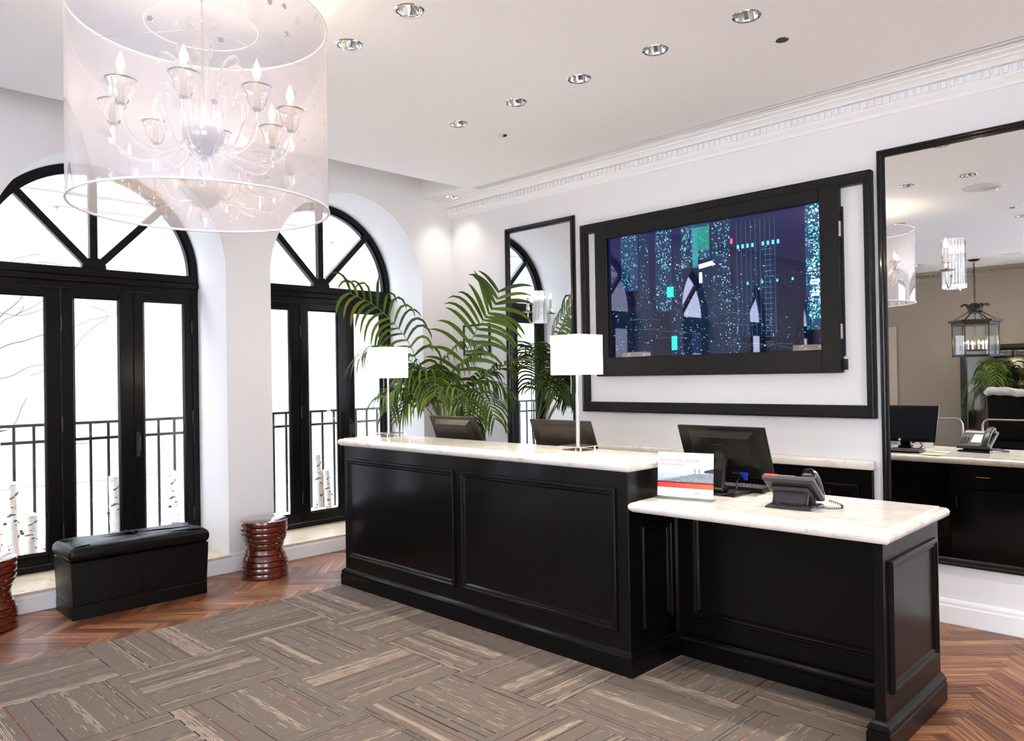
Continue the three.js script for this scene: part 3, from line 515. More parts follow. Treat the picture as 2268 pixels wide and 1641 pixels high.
// ---------------------------------------------------------------- wall cabinet, mirrors, screen, picture on the back wall
{
  const c = thing('wall_cabinet', 'shallow black wall cabinet under a marble ledge behind the desk', 'cabinet');
  mesh('carcass', G.bb(1.71, 4.10, 0.15, 0.885, 0, 0.02), M.black, c);
  for (let i = 0; i < 6; i++) { const x1 = 4.098 - i * 0.398, x0 = x1 - 0.392, dd = mesh('door', [G.bb(x0, x1, 0.16, 0.875, 0.02, 0.036), G.frame(0.225, 0.54, mouldProf.map(([a, b]) => [a, b * 0.7])).translate((x0 + x1) / 2, 0.515, 0.036)], M.black, c); mesh('knob', G.sphere(0.007, 10).translate(i % 2 ? x1 - 0.03 : x0 + 0.03, 0.80, 0.046), M.nickel, dd); }
  tag(mesh('marble_ledge', G.slab([[1.70, 0.001], [4.118, 0.001], [4.118, 0.062], [1.70, 0.062]], [[-0.012, 0.947], [-0.004, 0.943], [0, 0.932], [0, 0.9], [-0.004, 0.89], [-0.012, 0.886]]), M.marble), 'narrow white marble ledge along the wall behind the desk', 'ledge');
  const fp = [[0, 0.001], [0, 0.022], [0.006, 0.033], [0.016, 0.036], [0.022, 0.03], [0.028, 0.028], [0.036, 0.03], [0.043, 0.022], [0.046, 0.012], [0.05, 0.008]];
  const m1 = thing('wall_mirror', 'tall narrow black framed mirror behind the palm, left of the screen', 'mirror', [1.228, 1.63, 0]);
  mesh('frame', G.frame(0.848, 2.562, fp), M.frameBlack, m1);
  mesh('mirror_glass', G.box(0.76, 2.475, 0.008, 0.001).translate(0, 0, 0.006), M.mirror, m1);
  copy(m1, [4.582, 1.63, 0], 0, 'tall black framed mirror cut by the right edge, reflecting the lantern');
  // screen in its double frame
  const t = thing('wall_screen', 'large wall screen showing a night city in a wide black frame', 'screen');
  const bar = (x0, x1, y0, y1) => G.bb(x0, x1, y0, y1, 0.0, 0.06, 0.004);
  mesh('outer_frame', [bar(1.745, 1.80, 1.298, 2.722), bar(4.085, 4.133, 1.298, 2.722), bar(1.745, 4.133, 2.722, 2.797), bar(1.745, 4.133, 1.215, 1.298)], M.blackFlat, t);
  mesh('edge_bead', [G.frame(2.388, 1.582, [[0, 0.03], [0.003, 0.045], [0.008, 0.061], [0.013, 0.0635], [0.018, 0.06]]).translate(2.939, 2.006, 0)], M.frameBlack, t);
  mesh('panel', [G.bb(1.91, 2.036, 1.51, 2.74, 0.012, 0.066, 0.004), G.bb(3.803, 3.93, 1.51, 2.74, 0.012, 0.066, 0.004), G.bb(2.034, 3.805, 1.51, 1.664, 0.012, 0.066, 0.004), G.bb(2.034, 3.805, 2.645, 2.74, 0.012, 0.066, 0.004)], M.blackFlat, t);
  mesh('mount', [G.bb(3.5, 3.952, 1.53, 1.60, 0.0, 0.028, 0.002), G.bb(3.6, 3.94, 1.62, 2.6, 0.0, 0.02, 0.002)], M.iron, t);
  for (const y of [1.78, 2.45]) mesh('hinge', G.bb(3.929, 3.934, y - 0.05, y + 0.05, 0.03, 0.06, 0.001), M.nickel, t);
  for (const y of [1.545, 1.585]) mesh('latch', G.bb(3.93, 3.952, y - 0.01, y + 0.01, 0.02, 0.04, 0.002), M.iron, t);
  const city = canvasTex(1280, 720, (c, w, h) => {
    const r = rng(77), g = c.createLinearGradient(0, 0, 0, h); g.addColorStop(0, '#0a0a30'); g.addColorStop(0.5, '#060618'); g.addColorStop(1, '#04050c'); c.fillStyle = g; c.fillRect(0, 0, w, h);
    const cols = ['#bff6ff', '#7fe8f0', '#39d8c8', '#e8ffff', '#9fd0ff', '#2bb89a'];
    // buildings: x, y, w, h, tint, density
    const B = [[90, 0, 120, 330, 8, 0.5], [220, 0, 70, 420, 4, 0.18], [330, 0, 110, 470, 6, 0.55], [450, 120, 60, 400, 3, 0.3], [500, 0, 60, 240, 5, 0.6], [560, 0, 120, 200, 9, 0.55], [690, 0, 110, 520, 5, 0.5], [610, 250, 130, 300, 3, 0.16], [820, 20, 230, 620, 2, 0.02], [1200, 0, 80, 620, 9, 0.75], [40, 420, 260, 300, 2, 0.06], [430, 480, 330, 240, 3, 0.12], [760, 380, 90, 340, 3, 0.3]];
    for (const [x, y, bw, bh, t, d] of B) {
      c.fillStyle = `rgba(${6 + t},${8 + t * 4},${22 + t * 5},0.8)`; c.fillRect(x, y, bw, bh);
      const step = 7 + r() * 5;
      for (let yy = y + 4; yy < y + bh - 4; yy += step) for (let xx = x + 4; xx < x + bw - 5; xx += 6 + r() * 3) if (r() < d * (0.5 + 1.0 * perlin.noise(xx * 0.03, yy * 0.03, 2))) { c.globalAlpha = 0.35 + r() * 0.65; c.fillStyle = cols[Math.floor(r() * 6)]; c.fillRect(xx, yy, 2.5 + r() * 3.5, 2.5 + r() * 4.5); }
      c.globalAlpha = 1;
    }
    c.fillStyle = 'rgba(30,110,110,0.8)'; c.fillRect(572, 20, 34, 220); c.fillStyle = 'rgba(20,120,90,0.6)'; c.fillRect(606, 20, 70, 130);
    for (let i = 0; i < 9; i++) { c.fillStyle = 'rgba(60,150,200,0.25)'; c.fillRect(835 + i * 26, 30, 4, 600); }
    for (let i = 0; i < 8; i++) { c.fillStyle = '#4fd0f0'; c.fillRect(838 + i * 27 + (i > 3 ? 30 : 0), 150, 12, 20); c.fillStyle = '#3fc8c0'; if (i % 2) c.fillRect(850 + i * 40, 350, 10, 14); }
    for (let i = 0; i < 18; i++) { c.fillStyle = 'rgba(120,170,210,0.35)'; c.fillRect(985, 190 + i * 28, 46, 3); }
    c.fillStyle = '#dffcf0'; c.beginPath(); c.moveTo(610, 226); c.lineTo(690, 214); c.lineTo(712, 236); c.lineTo(612, 250); c.fill();
    c.fillStyle = '#c8fff0'; c.fillRect(612, 270, 18, 58); c.fillStyle = '#d04060'; c.fillRect(800, 110, 14, 28);
    c.fillStyle = '#17a090'; c.fillRect(405, 330, 44, 60); c.fillRect(430, 610, 36, 80);
    for (let i = 0; i < 330; i++) { const x = r() * w, y = 300 + r() * 420; c.globalAlpha = 0.3 + r() * 0.7; c.fillStyle = cols[Math.floor(r() * 6)]; c.fillRect(x, y, 2 + r() * 5, 1.5 + r() * 2.5); }
    for (let k = 0; k < 9; k++) { let x = 130 + r() * 800, y = 420 + r() * 260; for (let i = 0; i < 22; i++) { x += 7 + r() * 5; y += -2 + r() * 6; c.globalAlpha = 0.6; c.fillStyle = cols[Math.floor(r() * 6)]; c.fillRect(x, y, 4, 2); } }
    for (let i = 0; i < 240; i++) { c.globalAlpha = 0.5 + r() * 0.5; c.fillStyle = cols[Math.floor(r() * 6)]; c.fillRect(1215 + r() * 60, r() * 560, 3 + r() * 9, 2 + r() * 7); }
    c.fillStyle = '#fff2d8'; for (const y of [370, 385, 440]) c.fillRect(1225, y, 40, 12);
    c.globalAlpha = 1;
    c.globalCompositeOperation = 'destination-over'; c.fillRect(0, 0, w, h);
  });
  mesh('screen', (() => { const g = G.box(1.769, 0.983, 0.01, 0.001), p = g.attributes.position, uv = g.attributes.uv; for (let i = 0; i < p.count; i++) uv.setXY(i, p.getX(i) / 1.769 + 0.5, p.getY(i) / 0.983 + 0.5); return g.translate(2.9195, 2.1545, 0.03); })(),
    phys({ color: rgb(0.004, 0.004, 0.005), roughness: 0.015, specularIntensity: 1, ior: 1.65, specularColor: rgb(0.75, 0.72, 1.0), emissive: rgb(1, 1, 1), emissiveMap: city, emissiveIntensity: 2.6 }), t);
  const pf = thing('picture_frame', 'small black framed print hanging behind the palm fronds', 'picture', [0.372, 1.89, 0]);
  mesh('frame', G.frame(0.385, 0.305, [[0, 0.001], [0, 0.018], [0.004, 0.02], [0.015, 0.02], [0.018, 0.016], [0.018, 0.006]]), M.frameBlack, pf);
  mesh('mat', G.box(0.35, 0.27, 0.004, 0.001).translate(0, 0, 0.006), M.white, pf);
  mesh('print', G.box(0.24, 0.17, 0.002, 0.0005).translate(0, 0, 0.009), std({ color: rgb(0.6, 0.64, 0.68), roughness: 0.5 }), pf);
}
// ---------------------------------------------------------------- wall sconces
{
  const s = thing('wall_sconce', 'single candle sconce with glass rods mounted on the mirror behind the palm', 'sconce', [1.222, 0, 0.012]);
  const nickel = M.nickel;
  mesh('back_plate', [G.bb(-0.03, 0.03, 2.03, 2.2, -0.002, 0.012, 0.004)], nickel, s);
  for (let i = 0; i < 11; i++) { const a = PI * (i + 0.5) / 11; mesh('glass_rod', [G.cyl(0.0068, 0.0068, 0.29, 10).translate(Math.cos(a) * 0.056, 2.145, 0.006 + Math.sin(a) * 0.05)], M.rodGlass, s); }
  mesh('arm', G.tube([[0, 2.075, 0.01], [0, 2.07, 0.055], [0, 2.02, 0.07], [0, 1.997, 0.1], [0, 2.015, 0.138], [0, 2.06, 0.15], [0, 2.092, 0.15]], 0.0048, 30, 8), nickel, s);
  mesh('drip_dish', G.lathe([[0.001, 0], [0.02, 0.001], [0.046, 0.007], [0.048, 0.009], [0.02, 0.005], [0.001, 0.005]], 24).translate(0, 2.088, 0.15), nickel, s);
  mesh('cup', G.lathe([[0.001, 0], [0.013, 0.002], [0.017, 0.008], [0.0165, 0.04], [0.02, 0.043], [0.02, 0.047], [0.001, 0.047]], 20).translate(0, 2.097, 0.15), nickel, s);
  mesh('candle', G.cyl(0.0125, 0.0115, 0.085, 14).translate(0, 2.185, 0.15), M.candle, s);
  mesh('flame_bulb', G.lathe([[0.001, 0], [0.008, 0.004], [0.0125, 0.018], [0.010, 0.034], [0.004, 0.05], [0.0005, 0.06]], 14, 3).translate(0, 2.227, 0.15), M.bulb, s);
  point(s, BULB, LAMP.sconce, 0, 2.25, 0.15, 0.4);
  copy(s, [4.582, 0, 0.012], 0, 'glowing candle sconce with glass rods on the mirror at the right edge');
}
// ---------------------------------------------------------------- ceiling fittings
{
  const make = (x, z, label, grp) => {
    const d = thing('recessed_downlight', label, 'downlight', [x, HC, z], 0, grp);
    mesh('trim_ring', G.lathe([[0.058, 0.003], [0.0585, -0.002], [0.064, -0.0045], [0.070, -0.004], [0.073, 0.0]], 36, 0.9), M.chrome, d);
    mesh('reflector', G.lathe([[0.0345, 0.088], [0.046, 0.05], [0.0585, 0.0]], 36, 3), M.chrome, d);
    mesh('lamp_face', G.cyl(0.0345, 0.0345, 0.004, 24).translate(0, 0.09, 0), M.lampDisc, d);
    return d;
  };
  const order = ['leftmost', 'second from the left', 'middle', 'second from the right', 'rightmost'];
  const proto = make(...cansSeen[0], 'leftmost downlight of the five in the long ceiling row');
  const addLight = (o, I, a, c) => { const l = new THREE.SpotLight(c, I, 0, a, 0.7); l.position.set(0, 0.082, 0); l.target.position.set(0, -1, 0); l.castShadow = true; l.shadow.radius = 1.2; o.add(l, l.target); };
  const all = [proto];
  cansSeen.slice(1).forEach(([x, z], i) => all.push(copy(proto, [x, HC, z], 0, i < 4 ? `${['second', 'middle', 'fourth', 'rightmost'][i]}${i === 0 || i === 2 ? ' from the left' : ''} downlight of the five in the long ceiling row` : i === 4 ? 'downlight just right of the big drum shade chandelier' : i === 5 ? 'largest downlight, at the top of the photo right of the chandelier' : 'small downlight in the soffit at the far corner above the palm')));
  cansMirror.forEach(([x, z], i) => all.push(copy(proto, [x, HC, z], 0, ['left one of the two upper downlights mirrored in the right mirror', 'right one of the two upper downlights mirrored in the right mirror', 'downlight mirrored just above the mirrored drum shade', 'downlight mirrored low between the mirrored drum shade and the sconce'][i])));
  cansUnseen.forEach(([x, z]) => all.push(copy(proto, [x, HC, z], 0, 'recessed downlight in the ceiling behind the camera', 'downlights behind the camera')));
  all.forEach((o, i) => addLight(o, i === 7 ? LAMP.corner : LAMP.down, i === 7 ? 0.9 : 1.0, rgb(1, 0.95, 0.87)));
  const cap = thing('ceiling_sprinkler', 'small black round cap in the ceiling beside the rightmost downlight', 'sprinkler cap', [4.098, HC, 1.192]);
  mesh('cover', G.lathe([[0.001, -0.006], [0.033, -0.006], [0.036, -0.003], [0.036, 0]], 28), M.chrome, cap);
  copy(cap, [1.957, HC, 1.173], 0, 'small chrome round cap in the ceiling near the leftmost downlight');
  copy(cap, [3.93, HC, 4.76], 0, 'small round cap mirrored at the right edge of the right mirror');
  const sp = thing('ceiling_speaker', 'round white ceiling speaker mirrored in the right mirror', 'speaker', [3.96, HC, 3.44]);
  mesh('rim', G.lathe([[0.15, -0.012], [0.17, -0.01], [0.185, 0]], 48), M.trim, sp);
  mesh('grille', G.lathe([[0.001, -0.009], [0.15, -0.011], [0.15, 0]], 48), std({ color: rgb(0.7, 0.69, 0.66), roughness: 0.8 }), sp);
  mesh('bracket', G.bb(-0.02, 0.1, -0.035, -0.01, 0.05, 0.1, 0.004), M.trim, sp);
  const vt = thing('ceiling_vent', 'small square ceiling vent mirrored above the hanging lantern', 'vent', [3.136, HC, 8.73]);
  mesh('plate', G.bb(-0.14, 0.14, -0.015, 0, -0.14, 0.14, 0.004), M.trim, vt);
  for (let i = -2; i < 3; i++) mesh('slat', G.bb(-0.11, 0.11, -0.022, -0.015, i * 0.045 - 0.008, i * 0.045 + 0.008, 0.002), M.trim, vt);
}
// ---------------------------------------------------------------- chandelier in its drum shade
{
  const c = thing('chandelier', 'blown glass chandelier of eight candle arms inside a clear silvery drum shade', 'chandelier', [2.72, 0, 3.71]);
  const film = phys({ color: rgb(0.82, 0.80, 0.84), transmission: 0.88, metalness: 0.3, thickness: 0, roughness: 0.02, ior: 2.3, side: THREE.DoubleSide });
  const R = 0.512, Y0 = 2.252, Y1 = 3.05;
  const shade = mesh('drum_shade', fin(new THREE.CylinderGeometry(R, R, Y1 - Y0, 96, 1, true)).translate(0, (Y0 + Y1) / 2, 0), film, c);
  mesh('rim', G.torus(R, 0.0055, 120, 8).rotateX(PI / 2).translate(0, Y0, 0), M.white, shade);
  mesh('rim', G.torus(R, 0.0045, 120, 8).rotateX(PI / 2).translate(0, Y1, 0), M.white, shade);
  const r = rng(9), sp = [];
  for (let i = 0; i < 26; i++) { const a = r() * 2 * PI, y = Y0 + 0.25 + r() * 0.5; const g = G.cyl(0.011, 0.011, 0.003, 16).rotateX(PI / 2).translate(0, 0, R).rotateY(a).translate(0, y, 0); mesh('perforation_eyelet', g, M.chrome, shade); }
  mesh('support_ring', G.torus(0.225, 0.0025, 72, 6).rotateX(PI / 2).translate(0, Y1 - 0.03, 0), M.white, c);
  for (let i = 0; i < 3; i++) { const a = i * 2 * PI / 3 + 0.4; mesh('spoke_wire', G.rod(V(Math.cos(a) * 0.02, Y1 - 0.03, Math.sin(a) * 0.02), V(Math.cos(a) * R, Y1 - 0.03, Math.sin(a) * R), 0.0016, 6), M.nickel, c); }
  mesh('canopy', G.lathe([[0.001, -0.04], [0.05, -0.036], [0.07, -0.01], [0.07, 0]], 32).translate(0, HC, 0), M.chrome, c);
  mesh('stem', G.lathe([[0.008, 3.25], [0.008, 3.09], [0.03, 3.08], [0.062, 3.055], [0.066, 3.04], [0.03, 3.02], [0.018, 2.99], [0.024, 2.975], [0.040, 2.955], [0.044, 2.935], [0.036, 2.91], [0.020, 2.895], [0.016, 2.88], [0.027, 2.87], [0.03, 2.84], [0.022, 2.78], [0.016, 2.68], [0.014, 2.585]], 28, 2), M.crystal, c);
  mesh('rod', G.cyl(0.005, 0.005, 0.72, 8).translate(0, 2.92, 0), M.nickel, c);
  mesh('bowl', G.lathe([[0.088, 2.578], [0.09, 2.572], [0.082, 2.54], [0.062, 2.502], [0.035, 2.478], [0.012, 2.468], [0.001, 2.466]], 36, 2), std({ color: rgb(0.55, 0.56, 0.6), roughness: 0.18, metalness: 0.9 }), c);
  mesh('finial', G.lathe([[0.012, 2.468], [0.02, 2.452], [0.026, 2.43], [0.02, 2.405], [0.012, 2.39], [0.006, 2.365], [0.001, 2.345]], 24, 2), M.crystalSolid, c);
  for (let k = 0; k < 8; k++) {
    const a = -0.19 + k * PI / 4, P = (q, y, s = 0) => [Math.cos(a) * q - Math.sin(a) * s, y, Math.sin(a) * q + Math.cos(a) * s];
    const arm = mesh('arm', G.tube([P(0.05, 2.545), P(0.10, 2.50), P(0.17, 2.462), P(0.25, 2.452), P(0.32, 2.482), P(0.352, 2.545), P(0.355, 2.60)], 0.0085, 26, 8), M.crystalSolid, c);
    const at = (g) => g.translate(...P(0.355, 0));
    mesh('bobeche', at(G.lathe([[0.012, 2.592], [0.022, 2.596], [0.034, 2.62], [0.042, 2.655], [0.056, 2.682], [0.060, 2.688], [0.0585, 2.690], [0.053, 2.683], [0.039, 2.655], [0.031, 2.621], [0.020, 2.599]], 24, 2)), M.crystalSolid, arm);
    mesh('candle', at(G.cyl(0.0135, 0.0125, 0.115, 14).translate(0, 2.66, 0)), M.candle, arm);
    mesh('flame_bulb', at(G.lathe([[0.001, 2.716], [0.009, 2.722], [0.016, 2.742], [0.014, 2.762], [0.006, 2.785], [0.0005, 2.80]], 14, 3)), M.bulb, arm);
    mesh('scroll', G.tube([P(0.06, 2.55), P(0.11, 2.505, 0.01), P(0.155, 2.58, 0.015), P(0.185, 2.67, 0.02), P(0.18, 2.73, 0.02), P(0.15, 2.745, 0.02), P(0.135, 2.715, 0.02)], 0.0065, 26, 7), M.crystalSolid, c);
    const b = a + PI / 8, Q = (q, y) => [Math.cos(b) * q, y, Math.sin(b) * q];
    mesh('plume', G.tube([Q(0.045, 2.57), Q(0.05, 2.68), Q(0.07, 2.79), Q(0.11, 2.87), Q(0.155, 2.885), Q(0.17, 2.855), Q(0.15, 2.84)], 0.0055, 26, 7), M.crystalSolid, c);
    point(c, BULB, LAMP.bulb, ...P(0.355, 2.752), 0.5);
  }
}

// ---------------------------------------------------------------- table lamps on the raised counter
{
  const l = thing('table_lamp', 'table lamp with a square white shade in front of the screen', 'lamp', [3.018, 1.085, 1.64]);
  mesh('base_plate', G.box(0.172, 0.006, 0.155, 0.002).translate(0, 0.022, 0), M.nickel, l);
  for (const [x, z] of [[-1, -1], [1, -1], [1, 1], [-1, 1]]) mesh('peg', G.cyl(0.006, 0.006, 0.021, 12).translate(x * 0.072, 0.0106, z * 0.064), M.nickel, l);
  mesh('pole', [G.cyl(0.0115, 0.0115, 0.30, 20).translate(0, 0.175, 0), G.cyl(0.0125, 0.0125, 0.006, 20).translate(0, 0.327, 0), G.cyl(0.0085, 0.0085, 0.26, 16).translate(0, 0.46, 0)], M.nickel, l);
  const S = 0.218, y0 = 0.44, y1 = 0.672, t = 0.003;
  const shadeMat = phys({ color: rgb(0.96, 0.93, 0.86), transmission: 0.5, thickness: 0, roughness: 1, emissive: rgb(1, 0.93, 0.78), emissiveIntensity: 0.35 });
  mesh('lamp_shade', [G.bb(-S / 2, S / 2, y0, y1, S / 2 - t, S / 2, 0.001), G.bb(-S / 2, S / 2, y0, y1, -S / 2, -S / 2 + t, 0.001), G.bb(-S / 2, -S / 2 + t, y0, y1, -S / 2 + t, S / 2 - t, 0.001), G.bb(S / 2 - t, S / 2, y0, y1, -S / 2 + t, S / 2 - t, 0.001)], shadeMat, l);
  mesh('shade_spider', [G.rod(V(-S / 2, y1 - 0.03, 0), V(S / 2, y1 - 0.03, 0), 0.002, 6), G.rod(V(0, y1 - 0.03, -S / 2), V(0, y1 - 0.03, S / 2), 0.002, 6)], M.nickel, l);
  mesh('bulb', G.lathe([[0.001, 0.525], [0.014, 0.53], [0.028, 0.56], [0.028, 0.58], [0.015, 0.605], [0.001, 0.61]], 18, 3), M.bulb, l);
  mesh('pull_chain', G.rod(V(-0.03, 0.33, 0.02), V(-0.03, 0.47, 0.02), 0.0014, 6), M.nickel, l);
  point(l, rgb(1, 0.84, 0.62), LAMP.table, 0, 0.57, 0, 1.2);
  const l2 = copy(l, [1.148, 1.085, 1.64], 0, 'table lamp with a square cream shade in front of the palm');
}
// ---------------------------------------------------------------- monitors, keyboard, phone, sign, papers
{
  const W = 0.512, H = 0.298;
  const make = (pos, label, detail) => {
    const m = thing('monitor', label, 'monitor', pos);
    // stand on y = 0; the panel leans: its top towards +z (customers); the screen faces -z
    mesh('stand_base', G.slab([[-0.13, 0.0], [0.13, 0.0], [0.13, 0.19], [-0.13, 0.19]], [[-0.012, 0.013], [-0.002, 0.009], [0, 0.001]]), M.plastic, m);
    mesh('stand_neck', [G.bar(V(0, 0.008, 0.135), V(0, 0.135, 0.105), 0.075, 0.03, 0.008), G.bar(V(0, 0.12, 0.10), V(0, 0.19, 0.06), 0.07, 0.02, 0.006), G.bb(-0.05, 0.05, 0.01, 0.035, 0.095, 0.165, 0.008)], M.plastic, m);
    const head = group('display_head', m); head.position.set(0, 0.215, 0.045); head.rotation.x = 0.38;
    mesh('housing', [G.box(W, H, 0.016, 0.004), G.slab([[-0.19, -0.12], [0.19, -0.12], [0.19, 0.085], [-0.19, 0.085]].map(([x, y]) => [x, y]), [[-0.032, 0.034], [-0.022, 0.033], [-0.004, 0.012], [0.006, 0]]).rotateX(-PI / 2).rotateZ(0).rotateX(PI).translate(0, 0, 0.006)], detail.mat, head);
    mesh('screen', G.box(W - 0.03, H - 0.035, 0.003, 0.001).translate(0, 0.004, -0.0085), M.screenOff, head);
    mesh('slot', G.bb(-0.05, 0.02, 0.055, 0.062, 0.038, 0.042, 0.001), M.iron, head);
    mesh('badge', G.lathe([[0.001, 0.003], [0.009, 0.002], [0.0095, 0]], 20).rotateX(-PI / 2).translate(0, -H / 2 + 0.012, -0.008), M.white, head);
    if (detail.logo) {
      const disc = G.cyl(0.03, 0.03, 0.002, 36).rotateX(PI / 2).translate(-0.012, -0.005, 0.041), p = disc.attributes.position, uv = disc.attributes.uv;
      for (let i = 0; i < p.count; i++) uv.setXY(i, (p.getX(i) + 0.042) / 0.06, (p.getY(i) + 0.035) / 0.06);
      mesh('logo', disc, phys({ map: canvasTex(128, 128, (c) => { c.fillStyle = '#0b0a0a'; c.fillRect(0, 0, 128, 128); c.fillStyle = '#39332c'; c.font = 'bold 96px sans-serif'; c.textAlign = 'center'; c.transform(1, 0, -0.22, 1, 14, 0); c.fillText('hp', 64, 88); }), roughness: 0.4 }), head);
      mesh('port_panel', G.bb(0.02, 0.09, -0.128, -0.112, 0.008, 0.014, 0.002), M.nickel, head);
      mesh('vga_plug', [G.bb(0.075, 0.115, -0.13, -0.108, 0.008, 0.026, 0.003), G.bb(0.083, 0.107, -0.155, -0.13, 0.010, 0.024, 0.004)], phys({ color: rgb(0.01, 0.03, 0.42), roughness: 0.4 }), head);
    }
    return m;
  };
  const dark = { mat: M.plastic, logo: true }, brown = { mat: M.plasticBrown };
  make([3.83, 0.886, 1.345], 'large black monitor seen from behind with a blue plug, behind the small sign', dark);
  const m1 = make([2.70, 0.886, 1.345], 'brownish monitor top behind the counter, right behind the front lamp pole', brown);
  copy(m1, [1.655, 0.886, 1.345], 0, 'brownish monitor top behind the counter, below the palm fronds');
  tag(mesh('cable', G.tube([[3.925, 0.985, 1.40], [3.935, 0.955, 1.46], [3.945, 0.92, 1.49], [3.91, 0.897, 1.53], [3.84, 0.892, 1.56], [3.74, 0.8905, 1.53], [3.68, 0.8905, 1.45]], 0.0038, 40, 8), M.plastic), 'black cable curving from the blue plug across the white counter', 'cable');
  const k = thing('keyboard', 'black keyboard on the low counter behind the large monitor', 'keyboard', [3.79, 0.886, 1.265]);
  mesh('case', G.slab([[-0.225, -0.075], [0.225, -0.075], [0.225, 0.075], [-0.225, 0.075]], [[-0.006, 0.02], [0, 0.015], [0, 0.002]]), M.plastic, k);
  const kg = G.box(0.0165, 0.008, 0.0165, 0.003);
  for (let j = 0; j < 6; j++) for (let i = 0; i < 22; i++) { if (j === 0 && i > 5 && i < 12) continue; mesh('key', kg, M.phone, k).position.set(-0.205 + i * 0.0195, 0.022, -0.055 + j * 0.021); }
  tag(mesh('paper_sheet', G.box(0.2, 0.001, 0.14, 0.0004).rotateY(0.15).translate(4.07, 0.8862, 1.235), std({ color: rgb(0.72, 0.66, 0.36), roughness: 0.8 })), 'yellowish paper sheet on the counter by the keyboard, mirrored in the right mirror', 'paper');
  tag(mesh('paper_sheet', G.box(0.12, 0.004, 0.09, 0.0004).rotateY(-0.1).translate(4.10, 0.8878, 1.40), M.paper), 'small white note pad on the counter between monitor and phone', 'paper');
  // desk phone, seen from behind; it faces the staff side (-z)
  const p = thing('desk_phone', 'dark grey office phone with a curled cord on the low marble counter', 'phone', [4.305, 0.886, 1.62], 0.12);
  mesh('foot', [G.slab([[-0.115, -0.10], [0.115, -0.10], [0.105, 0.075], [-0.105, 0.075]], [[-0.01, 0.014], [-0.002, 0.009], [0, 0.001]]), G.bar(V(0, 0.012, 0.045), V(0, 0.085, 0.01), 0.16, 0.035, 0.01), G.bar(V(0, 0.010, -0.03), V(0, 0.05, -0.05), 0.19, 0.04, 0.012)], M.phone, p);
  const body = group('body', p); body.position.set(0, 0.075, -0.005); body.rotation.x = -0.58;       // top edge raised towards +z
  mesh('casing', [G.slab([[-0.118, -0.105], [0.118, -0.105], [0.118, 0.10], [-0.118, 0.10]], [[-0.012, 0.034], [-0.003, 0.03], [0, 0.024], [0, 0.01], [-0.012, 0.0]]), G.bb(-0.09, 0.09, -0.022, 0.002, -0.06, 0.06, 0.01)], M.phone, body);
  mesh('display', G.bb(-0.105, 0.03, 0.033, 0.037, 0.06, 0.088, 0.001), phys({ color: rgb(0.35, 0.38, 0.34), roughness: 0.15 }), body);
  mesh('label_card', G.bb(-0.105, -0.03, 0.033, 0.0355, -0.055, 0.045, 0.0008).translate(0.075, 0, 0), M.paper, body);
  const bk = G.box(0.014, 0.006, 0.012, 0.002);
  for (let i = 0; i < 3; i++) for (let j = 0; j < 4; j++) mesh('button', bk, M.phoneDark, body).position.set(-0.1 + i * 0.021, 0.036, -0.06 + j * 0.02);
  mesh('red_lamp', G.bb(-0.11, -0.045, 0.022, 0.034, 0.0965, 0.101, 0.001), phys({ color: rgb(0.5, 0.03, 0.02), roughness: 0.3 }), body);
  const hs = mesh('handset', [G.bar(V(0.085, 0.055, 0.088), V(0.085, 0.042, 0.055), 0.058, 0.05, 0.012), G.bar(V(0.085, 0.042, -0.075), V(0.085, 0.034, -0.115), 0.058, 0.048, 0.012),
    G.tube([[0.085, 0.062, 0.09], [0.085, 0.083, 0.055], [0.085, 0.088, 0.0], [0.085, 0.075, -0.06], [0.085, 0.05, -0.112]], 0.021, 24, 12).translate(-0.085, 0, 0).scale(1.25, 0.8, 1).translate(0.085, 0.008, 0)], M.phoneDark, body);
  const coil = [], cp = new THREE.CatmullRomCurve3([V(4.27, 0.925, 1.665), V(4.33, 0.905, 1.70), V(4.41, 0.902, 1.68), V(4.47, 0.905, 1.63), V(4.515, 0.90, 1.60), V(4.545, 0.90, 1.55), V(4.52, 0.902, 1.50), V(4.46, 0.915, 1.49)]);
  for (let i = 0; i <= 420; i++) { const q = cp.getPoint(i / 420), a = i * 0.72; coil.push(V(q.x + Math.cos(a) * 0.003, q.y + Math.sin(a) * 0.005, q.z + Math.cos(a) * 0.004)); }
  mesh('curled_cord', G.tube(coil, 0.0016, 900, 5).translate(-4.335, -0.886, -1.60).rotateY(-0.12), M.phoneDark, p);
  // counter sign in an acrylic holder
  const s = thing('counter_sign', 'small welcome sign with a beach photo in a clear holder on the low counter', 'sign', [3.812, 0.886, 1.765], 0.2);
  const face = canvasTex(1024, 790, (c, w, h) => {
    const r = rng(21); c.fillStyle = '#ffffff'; c.fillRect(0, 0, w, h);
    const g = c.createLinearGradient(0, 0, 0, 330); g.addColorStop(0, '#dfe6f2'); g.addColorStop(0.5, '#f6f8fb'); g.addColorStop(1, '#f2f5f9'); c.fillStyle = g; c.fillRect(0, 8, w, 330);
    const sea = c.createLinearGradient(0, 330, 0, 520); sea.addColorStop(0, '#d5dde8'); sea.addColorStop(1, '#aebccb'); c.fillStyle = sea; c.fillRect(0, 330, w, 190);
    for (let i = 0; i < 60; i++) { c.fillStyle = `rgba(255,255,255,${0.2 + r() * 0.4})`; c.fillRect(r() * 600, 335 + r() * 150, 60 + r() * 160, 2); }
    c.fillStyle = '#8e959f'; c.beginPath(); c.moveTo(0, 520); c.quadraticCurveTo(330, 470, 620, 380); c.lineTo(w, 350); c.lineTo(w, 560); c.lineTo(0, 560); c.fill();
